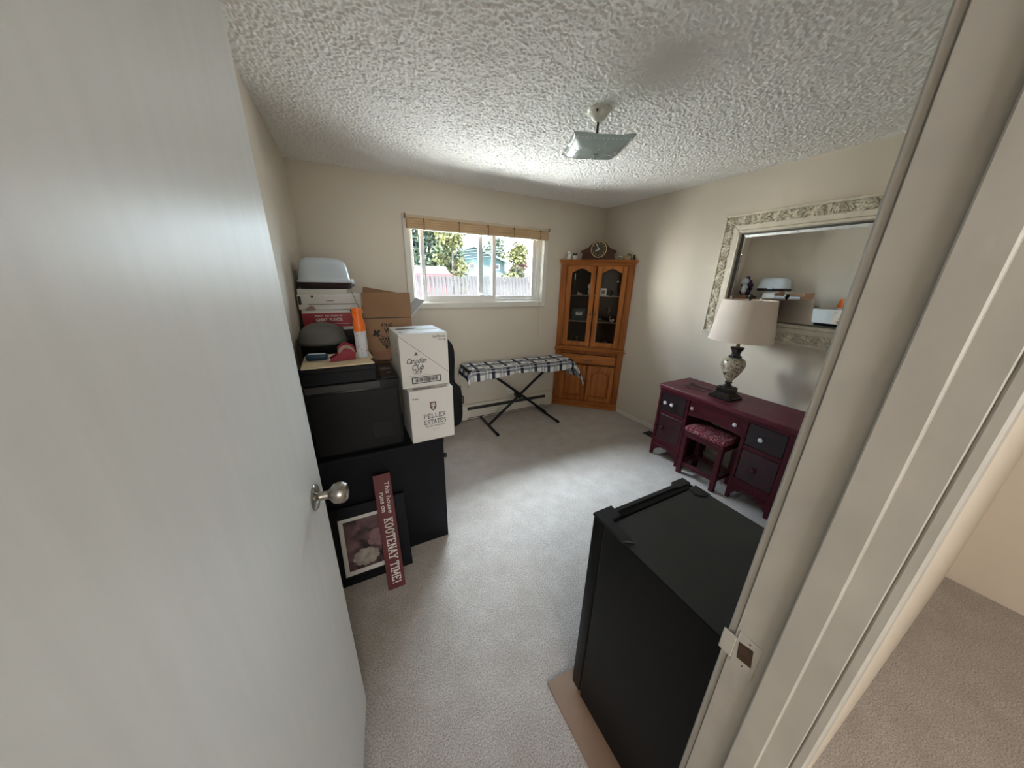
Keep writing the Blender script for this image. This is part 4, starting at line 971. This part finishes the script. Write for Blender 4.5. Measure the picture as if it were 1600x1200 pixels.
g = G(); g.box(-.002, .002, -.0012, -.0006, -.018, .018); g.box(-.012, .012, -.0012, -.0006, .000, .004); g.ball((-.007, -.0008, .012), (.004, .0005, .005), 6); g.ball((.007, -.0008, .012), (.004, .0005, .005), 6); g.ball((0, -.0008, -.012), (.006, .0005, .006), 6)
g.xf(tr(.004, -d-.0006, .206)); g.obj('crest_charge', 'paper', sh, False)
G().box(-.09, w-.03, -d+.02, -d+.0235, h, h+.0012).box(-.02, w, -.004, .004, h, h+.001).obj('flap_seam', 'print_grey', b); text('THIS END UP', .10, .018, 'print_black', b, basis((-.045, -d+.030, h+.0013), (1, 0, 0), (0, 1, 0)), 0, .02)

t, b, w, d, h = carton('whisky_carton', 'white whisky carton with script lettering and barcode, topmost of two cartons', .192, .448, 1.640, 1.925, 1.006, 1.296, 'whitecard', math.radians(2.5))
text('Canadian', .104, .030, 'print_black', b, fr(-.045, .150), .45, .008); text('Club', .062, .032, 'print_black', b, fr(-.040, .114), .45, .008)
text('1858', .046, .017, 'print_black', b, fr(-.046, .088)); G().box(-.064, -.028, -d-.0007, -d, .0745, .0760).box(-.10, .045, -d-.0007, -d, .0655, .0665).obj('rule', 'print_grey', b)
text('12x750 mL', .072, .011, 'print_black', b, fr(w-.012, .272), 0, .015, align='R'); text('13.6 kg', .042, .011, 'print_black', b, fr(w-.012, .254), 0, .015, align='R')
G().box(-.056, -.036, -d-.0007, -d, .178, .183).box(-.052, -.040, -d-.0007, -d, .183, .194).obj('seal', 'print_grey', b)
g = G(); bx0, bx1, bz0, bz1 = -.078, .080, .022, .058
g.box(bx0, bx1, -d-.0008, -d, bz0, bz0+.004); g.box(bx0, bx1, -d-.0008, -d, bz1-.004, bz1); g.box(bx0, bx0+.005, -d-.0008, -d, bz0, bz1); g.box(bx1-.005, bx1, -d-.0008, -d, bz0, bz1)
rnd = random.Random(9); x = bx0+.016
while x < bx1-.016:
    ww = rnd.choice((.0012, .002, .003)); g.box(x, x+ww, -d-.0008, -d, bz0+.008, bz1-.007); x += ww+rnd.choice((.001, .0018, .0026))
g.obj('barcode', 'print_black', b, False)
L_ = basis((0, 0, 0), (1, 0, 0), (0, 0, 1)); p0, p1 = Vector((-w, -d-.0006, h-.006)), Vector((w, -d-.0006, .066)); dv = (p1-p0)
G().box(0, dv.length, -.0010, .0010, -.0002, .0002, 0, basis(p0, dv, Vector((0, 0, 1)).cross(Vector((0, 1, 0))) if False else Vector((-dv.z, 0, dv.x)) * (1))).obj('tear_line', 'print_grey', b)
G().prism([(-w+.015, .03), (-w+.03, .062), (.0, .070), (.012, .050), (-.02, .030)], h-.001, h+.0008, 'xy').obj('hand_hole', 'slot', b, False)
G().prism([(-w+.012, -.075), (.035, -.070), (.035, -.066), (-w+.04, -.052)], h, h+.0008, 'xy').obj('flap_gap', 'slot', b, False)
G().box(-w+.01, w, -.002, .002, h, h+.002).box(-w+.03, w-.02, -d+.02, -.03, h, h+.0012).obj('top_flap', 'whitecard2', b)
for k, z in enumerate((.235, .205, .175)): text('////', .05, .018, 'print_black', b, basis((-w-.0007, -.06, z), (0, -1, 0), (0, 0, 1)), .3)

# grey printer-like machine on the left part of the cabinet
t = thing('office_printer', 'charcoal plastic office printer on the black cabinet', 'printer', (-.236, 1.615, TZ))
G().box(0, .415, 0, .365, .0, .382, .008, seg=2).obj('body', 'grey_plastic', t); G().box(.012, .403, -.004, .002, .012, .335, .002).obj('front_panel', 'grey_plastic', t)
lip = G().prism([(.004, .345), (-.016, .350), (-.016, .382), (.010, .384)], .004, .326, 'yz', .002).obj('output_lip', 'grey_plastic2', t)
G().box(.265, .362, -.0055, -.003, .070, .158, .001).obj('sticker', 'black_plastic', t)
cp = G().prism([(.330, .006), (.41, .006), (.41, .30), (.330, .30)], .382, .390, 'xy', .002).obj('control_panel', 'black_plastic', t)
G().box(.345, .398, .155, .195, .390, .3912).obj('display', 'lcd', cp); G().lathe([(.009, .390), (.008, .393)], c=(.38, .09, 0), seg=14).obj('button', 'lcd', cp)
t = thing('black_tray', 'flat black lidded box lying on top of the charcoal printer', 'tray', (-.240, 1.605, TZ+.386))
G().box(0, .318, 0, .275, 0, .070, .004).obj('box_base', 'black_wood', t); G().box(-.003, .321, -.003, .278, .055, .084, .004).obj('box_lid', 'black_wood', t)
PZ = TZ+.386+.084
tag(G().prism([(-.228, 1.596), (.076, 1.604), (.060, 1.70), (.078, 1.72), (.066, 1.875), (-.235, 1.862)], PZ, PZ+.006, 'xy', .001).obj('cream_folder', 'cream'), 'cream cardboard folder lying on the flat black box', 'folder')
tag(G().prism([(-.205, 1.74), (-.06, 1.70), (-.03, 1.80), (-.19, 1.85)], PZ+.0062, PZ+.0075, 'xy').obj('paper_sheet', 'paper'), 'white sheet of paper on the cream folder', 'paper')
Z0 = PZ+.0062
# spray bottle
t = thing('spray_bottle', 'air freshener spray can with an orange trigger cap on the cream folder', 'bottle', (.032, 1.748, Z0), math.radians(20))
G().lathe([(.026, 0), (.0275, .004), (.0275, .150), (.026, .158), (.021, .166)], seg=28).obj('can', 'sprayblue', t)
G().lathe([(.0279, .022), (.0279, .135)], seg=28, cap=False).obj('label', 'spraypink', t)
c = G(); c.lathe([(.0275, .128), (.0290, .146), (.0290, .166), (.024, .188), (.0185, .204), (.0180, .214), (.0205, .228), (.0215, .238), (.020, .245), (.001, .247)], seg=24)
c.prism([(-.018, .216), (-.026, .222), (-.029, .246), (.0, .248), (0, .216)], -.012, .012, 'xz', .003)
c.prism([(-.016, .198), (-.024, .196), (-.027, .222), (-.018, .222)], -.007, .007, 'xz', .002); c.obj('trigger_cap', 'orange', t)
G().box(-.0305, -.0280, -.004, .004, .230, .239).obj('nozzle', 'print_black', t)
# blue case and red tape dispenser
t = thing('blue_case', 'small navy blue pouch-like case on the cream folder', 'case', (-.172, 1.745, Z0+.0015), math.radians(-4))
G().box(-.046, .046, -.022, .022, 0, .030, .011, seg=4).obj('case', 'blue', t); G().box(-.036, .036, -.012, .012, .0295, .0310, .001).obj('label', 'sprayblue', t); G().box(-.047, .047, -.0228, .0228, .014, .0165, .001).obj('zip', 'print_black', t)
t = thing('tape_dispenser', 'crimson packing tape dispenser with a tan roll on the cream folder', 'tape dispenser', (-.056, 1.712, Z0+.0015), math.radians(8))
g = G()
for s in (-1, 1): g.prism([(-.062, 0), (.050, 0), (.052, .030), (.034, .052), (.006, .056), (-.012, .040), (-.040, .024), (-.062, .012)], s*.022-.0015, s*.022+.0015, 'xz', .001)
g.box(-.062, -.02, -.022, .022, 0, .004); g.obj('side_plates', 'crimson', t)
G().lathe([(.020, -.019), (.036, -.019), (.036, .019), (.020, .019), (.020, -.019)], seg=28, m=tr(.014, 0, .038) @ rot('X', 90), cap=False).obj('tape_roll', 'tape', t)
G().tube([(-.018, 0, .056), (.012, 0, .079), (.040, 0, .066), (.054, 0, .030)], [.009, .010, .010, .009], 8).obj('handle', 'crimson', t); G().box(-.067, -.060, -.022, .022, .004, .016).obj('cutter', 'nickel', t)
# wastebasket with grey lid behind the printer
t = thing('lidded_bin', 'black bin with a grey domed lid behind the charcoal printer', 'bin', (-.160, 2.105, TZ))
G().lathe([(.095, 0), (.105, .01), (.118, .49), (.122, .505), (.116, .505)], seg=32).obj('bin', 'black_plastic', t)
l = G().lathe([(.126, .500), (.127, .520), (.120, .530), (.112, .556), (.092, .585), (.060, .604), (.025, .612), (.001, .613)], seg=36).obj('domed_lid', 'grey_lid', t)
g = G(); g.lathe([(.1275, .500), (.130, .508), (.130, .518), (.1275, .522)], seg=36, cap=False); g.obj('lid_rim', 'grey_lid', l)
# brown wine box on a plain carton
tag(G().box(.060, .345, 2.03, 2.34, TZ, 1.070, .002).obj('plain_carton', 'card'), 'plain brown carton under the open brown wine box', 'box')
t = thing('open_wine_box', 'open brown cardboard wine box with grape print and raised flaps', 'box', (.2035, 2.19, 1.071))
hw, hd, hh = .1345, .155, .264
for nm, bx in (('front_wall', (-hw, hw, -hd, -hd+.004, 0, hh)), ('back_wall', (-hw, hw, hd-.004, hd, 0, hh)), ('side_wall', (-hw, -hw+.004, -hd+.004, hd-.004, 0, hh)), ('side_wall', (hw-.004, hw, -hd+.004, hd-.004, 0, hh)), ('bottom', (-hw, hw, -hd, hd, 0, .004))):
    o = G().box(*bx).obj(nm, 'card', t)
    if nm == 'front_wall': fw_ = o
fl = G().box(-hw, hw, -.002, .002, .004, .148, 0, tr(0, -hd+.002, hh) @ rot('X', 4)).obj('flap', 'card', t)
G().box(-hw+.002, hw-.002, -hd-.0006, -hd+.001, hh-.002, hh+.003).obj('flap_crease', 'slot', t)
G().box(-.002, .002, -hd+.006, hd-.006, .003, .150, 0, tr(-hw+.002, 0, hh) @ rot('Y', -18)).obj('flap', 'card_in', t)
G().box(-.002, .002, -hd+.006, hd-.006, .003, .135, 0, tr(hw-.002, 0, hh) @ rot('Y', 43)).obj('flap', 'foil', t)
G().box(-hw, hw, -.002, .002, .003, .150, 0, tr(0, hd-.002, hh) @ rot('Y', 10) @ rot('X', -8)).obj('flap', 'card', t)
fr2 = lambda x, z: basis((x, -hd-.0007, z), (1, 0, 0), (0, 0, 1))
text('FINE', .062, .020, 'print_black', fw_, fr2(-.012, .222), 0, .02); text('WINE', .088, .030, 'print_black', fw_, fr2(.012, .188), 0, .03)
g = G()
for k, (gx, gz) in enumerate(((-.06, .135), (-.045, .137), (-.028, .136), (-.012, .137), (.004, .134), (-.052, .121), (-.036, .121), (-.020, .121), (-.004, .120), (-.044, .107), (-.028, .106), (-.012, .107), (-.034, .093), (-.02, .093), (-.027, .080))): g.ball((gx, -hd-.0004, gz), (.0066, .0006, .0066), 8)
for (gx, gz, a) in ((-.078, .176, 20), (-.066, .184, -40), (-.072, .164, 80), (-.088, .168, 130), (-.084, .184, -80)): g.ball((gx, -hd-.0004, gz), (.013, .0006, .007), 8, rot('Y', a))
g.tube([(-.066, -hd-.0006, .166), (-.048, -hd-.0006, .155), (-.030, -hd-.0006, .146), (.010, -hd-.0006, .150)], .0016, 5); g.obj('grape_print', 'print_black', fw_)
for k, (tx, wd) in enumerate((('LOCALLY GROWN', .088), ('CRUSHED AND AGED', .094), ('IN OAK', .060), ('HANDLE WITH CARE', .100))): text(tx, wd, .009, 'print_red', fw_, fr2(-.098, .060-k*.0155), 0, .01, align='L')
# the pile at the far end
tag(G().box(-.284, .048, 2.245, 2.86, TZ, 1.246, .006).box(-.287, .051, 2.242, 2.863, 1.20, 1.228, .004).obj('black_crate', 'black_plastic'), 'tall black storage crate behind the bin on the cabinet', 'crate')
tag(G().prism([(-.05, 2.25), (.046, 2.255), (.04, 2.345), (-.055, 2.345)], 1.2465, 1.2495, 'xy').obj('paper_stack', 'paper'), 'few white papers on the crate in front of the red carton', 'paper')
t, b, w, d, h = carton('red_carton', 'red and white carton with white slogan in the pile by the window', -.270, .042, 2.355, 2.66, 1.2475, 1.356, 'whitecard2')
G().box(-w-.0005, w+.0005, -d-.0006, -d+.01, .004, h-.016).obj('red_band', 'red_card', b)
text('ENJOY 100 YEARS OF', .158, .014, 'print_white', b, fr(-.010, .074), 0, .02); text('GREAT  FLAVOR', .152, .021, 'print_white', b, fr(-.010, .050), 0, .035); G().box(-.03, .115, -d-.0012, -d, .022, .024).obj('print_rule', 'print_white', b)
t = thing('white_machine', 'white flat machine with a dark slot resting on the red carton', 'machine', (-.284, 2.385, 1.3575))
G().box(0, .357, 0, .26, .0, .098, .006).obj('body', 'whitecard2', t); G().box(.055, .330, -.0015, .004, .034, .038).obj('feed_slot', 'slot', t); G().box(.004, .020, -.0015, .004, .035, .085).obj('end_grip', 'slot', t); G().box(.075, .088, -.0015, .004, .078, .090).obj('button', 'slot', t)
text('brother', .042, .009, 'print_black', t, basis((.178, -.0012, .058), (1, 0, 0), (0, 0, 1)), 0, .03)
t = thing('tan_knickknack', 'small tan wooden scrap on the red carton in front of the white machine', 'scrap', (-.22, 2.372, 1.3565)); 
g = G(); g.prism([(-.030, 0), (.030, 0), (.022, .022), (.004, .028), (-.020, .016)], -.010, .010, 'xz', .003); g.obj('scrap', 'tape', t)
tag(G().box(-.279, -.0, 2.40, 2.66, 1.4565, 1.486, .002).obj('white_flat_box', 'whitecard'), 'thin white box between the white machine and the cake carrier', 'box')
t = thing('cake_carrier', 'cake carrier with frosted pale blue lid on a dark brown tray', 'cake carrier', (-.120, 2.60, 1.487))
sq_ = lambda r, p=4: [(r*abs(math.cos(a))**(2/p)*(1 if math.cos(a) >= 0 else -1), r*abs(math.sin(a))**(2/p)*(1 if math.sin(a) >= 0 else -1)) for a in [2*PI*k/48 for k in range(48)]]
def loft(levels, nm, m_, par, cap=True):
    g = G(); R = []
    for r, z, p in levels: R.append([g.bm.verts.new((x, y*1.15, z)) for x, y in sq_(r, p)])
    for A, B in zip(R, R[1:]):
        for k in range(48): g.bm.faces.new((A[k], A[(k+1) % 48], B[(k+1) % 48], B[k]))
    g.bm.faces.new(R[0][::-1]); g.bm.faces.new(R[-1]); bmesh.ops.recalc_face_normals(g.bm, faces=list(g.bm.faces))
    return g.obj(nm, m_, par, angle=50)
loft([(.150, 0, 5), (.158, .008, 5), (.162, .036, 5), (.158, .040, 5)], 'tray', 'brown_tray', t)
lid = loft([(.160, .040, 5), (.161, .050, 5), (.154, .055, 5), (.150, .075, 5), (.144, .120, 5), (.136, .155, 5), (.122, .178, 4.5), (.095, .190, 4), (.05, .194, 3.5)], 'lid', 'dome', t)
for (x, y, r) in ((.160, -.02, 0), (-.0, -.186, -90)):
    if r == 0: G().box(.152, .176, -.050, .010, .030, .062, .005).obj('clasp', 'dome', lid); G().box(.156, .172, -.045, .005, .012, .034, .003).obj('clasp_base', 'blue', t)
# purple bag behind it
t = thing('purple_cloth_bundle', 'purple and pale cloth bundle stuffed behind the cake carrier', 'cloth', (-.14, 2.93, TZ))
tag(G().box(-.28, .03, 2.865, 3.05, TZ, 1.40, .004).obj('tall_dark_carton', 'card'), 'tall brown carton at the far end of the black cabinet', 'box')
bpy.data.objects['tall_dark_carton'].location = (0, .02, 0); t.location = (-.13, 2.975, 1.40)
g = G(); rnd = random.Random(2)
for k in range(16): g.ball((rnd.uniform(-.10, .06), rnd.uniform(-.03, .05), .04+rnd.uniform(0, .235)), (.045, .030, .04), 10)
g.obj('folds', 'purple', t); g = G()
for k in range(8): g.ball((.075+rnd.uniform(-.02, .03), rnd.uniform(-.03, .04), .04+rnd.uniform(0, .20)), (.030, .040, .045), 10)
g.obj('pale_folds', 'foil', t)

# guitar case standing behind the cartons
t = thing('instrument_case', 'black waisted instrument case standing upright behind the white cartons', 'case', (.775, 3.09, 0))
half = [(.0, .0), (.10, .004), (.155, .020), (.188, .060), (.198, .14), (.198, .36), (.190, .43), (.160, .475), (.128, .515), (.118, .56), (.124, .66), (.132, .76), (.128, .87), (.112, .930), (.078, .972), (.040, .990), (.0, .996)]
poly = half + [(-a, b) for a, b in half[::-1][1:-1]]
G().prism(poly, -.055, .055, 'xz', .010).obj('shell', 'black_plastic', t, angle=30)
g = G(); ps = [(a*1.006, .058, b) for a, b in poly]; g.tube([(a*1.004, -.010, b) for a, b in poly], .004, 6, True); g.obj('seam', 'black_metal', t)
for z in (.20, .42, .70): G().box(.12 if z == .70 else .185, .138 if z == .70 else .202, -.022, .006, z, z+.04, .002).obj('latch', 'nickel', t)
G().tube([(.195, -.01, .24), (.222, -.01, .26), (.222, -.01, .33), (.195, -.01, .35)], .007, 8).obj('handle', 'black_plastic', t)

# framed print and maroon sign leaning against the black cabinet
sl_ = .235; th = math.atan(sl_)
t = thing('framed_print', 'black framed flower print leaning against the black cabinet', 'picture', (-.060, 1.462, 0)); t.rotation_euler = (-th, 0, 0)
fw2, fh = .2, .435; dy = .0
def bar(x0, x1, z0, z1): G().box(x0, x1, 0, .018, z0, z1, .002).obj('frame_bar', 'black_wood', t)
bw = .062; bar(-fw2, -fw2+bw, 0, fh); bar(fw2-bw, fw2, 0, fh); bar(-fw2+bw, fw2-bw, 0, bw*.75); bar(-fw2+bw, fw2-bw, fh-bw, fh)
G().box(-fw2+.02, fw2-.02, .010, .016, .02, fh-.02).obj('mat_board', 'paper', t)
mx0, mx1, mz0, mz1 = -fw2+bw+.021, fw2-bw-.021, bw*.75+.026, fh-bw-.022
ar = G().box(mx0, mx1, .0085, .0102, mz0, mz1).obj('print', 'print_art', t)
g = G(); cx, cz = (mx0+mx1)/2-.028, mz0+.060       # pale rose of overlapping petals, flat on the print
for r, n, s in ((.046, 9, .022), (.030, 7, .019), (.014, 5, .014)):
    for k in range(n): a = 2*PI*k/n+r*40; g.ball((cx+r*math.cos(a), .0082-(.05-r)*.02, cz+.75*r*math.sin(a)), (s, .0008, s*.75), 9)
g.obj('rose', 'petal', ar)
g = G()
for (x, z, s) in ((.035, .20, .040), (.012, .165, .026), (.05, .15, .03)): g.ball((x, .0083, mz0+z-.03), (s, .0006, s*.8), 10)
g.obj('blush_bloom', 'petal2', ar)
t = thing('wooden_sign', 'maroon wooden sign with white lettering leaning on the black cabinet', 'sign', (.0375, 1.343, 0)); t.rotation_euler = (-math.atan(.345), 0, math.radians(0))
SWd, SHt = .086, .617
b = G().box(-SWd/2, SWd/2, 0, .017, .001, SHt, .0015).obj('board', 'sign', t)
M = lambda x, z: basis((x, -.0007, z), (0, 0, -1), (1, 0, 0))
slab('KOOTENAY TIME!', .355, .040, 'print_white', b, M(.004, .205), .20)
text('This house', .170, .022, 'print_white', b, M(.020, .490), .12, .006); text('runs on', .105, .017, 'print_white', b, M(-.014, .470), .12, .006)
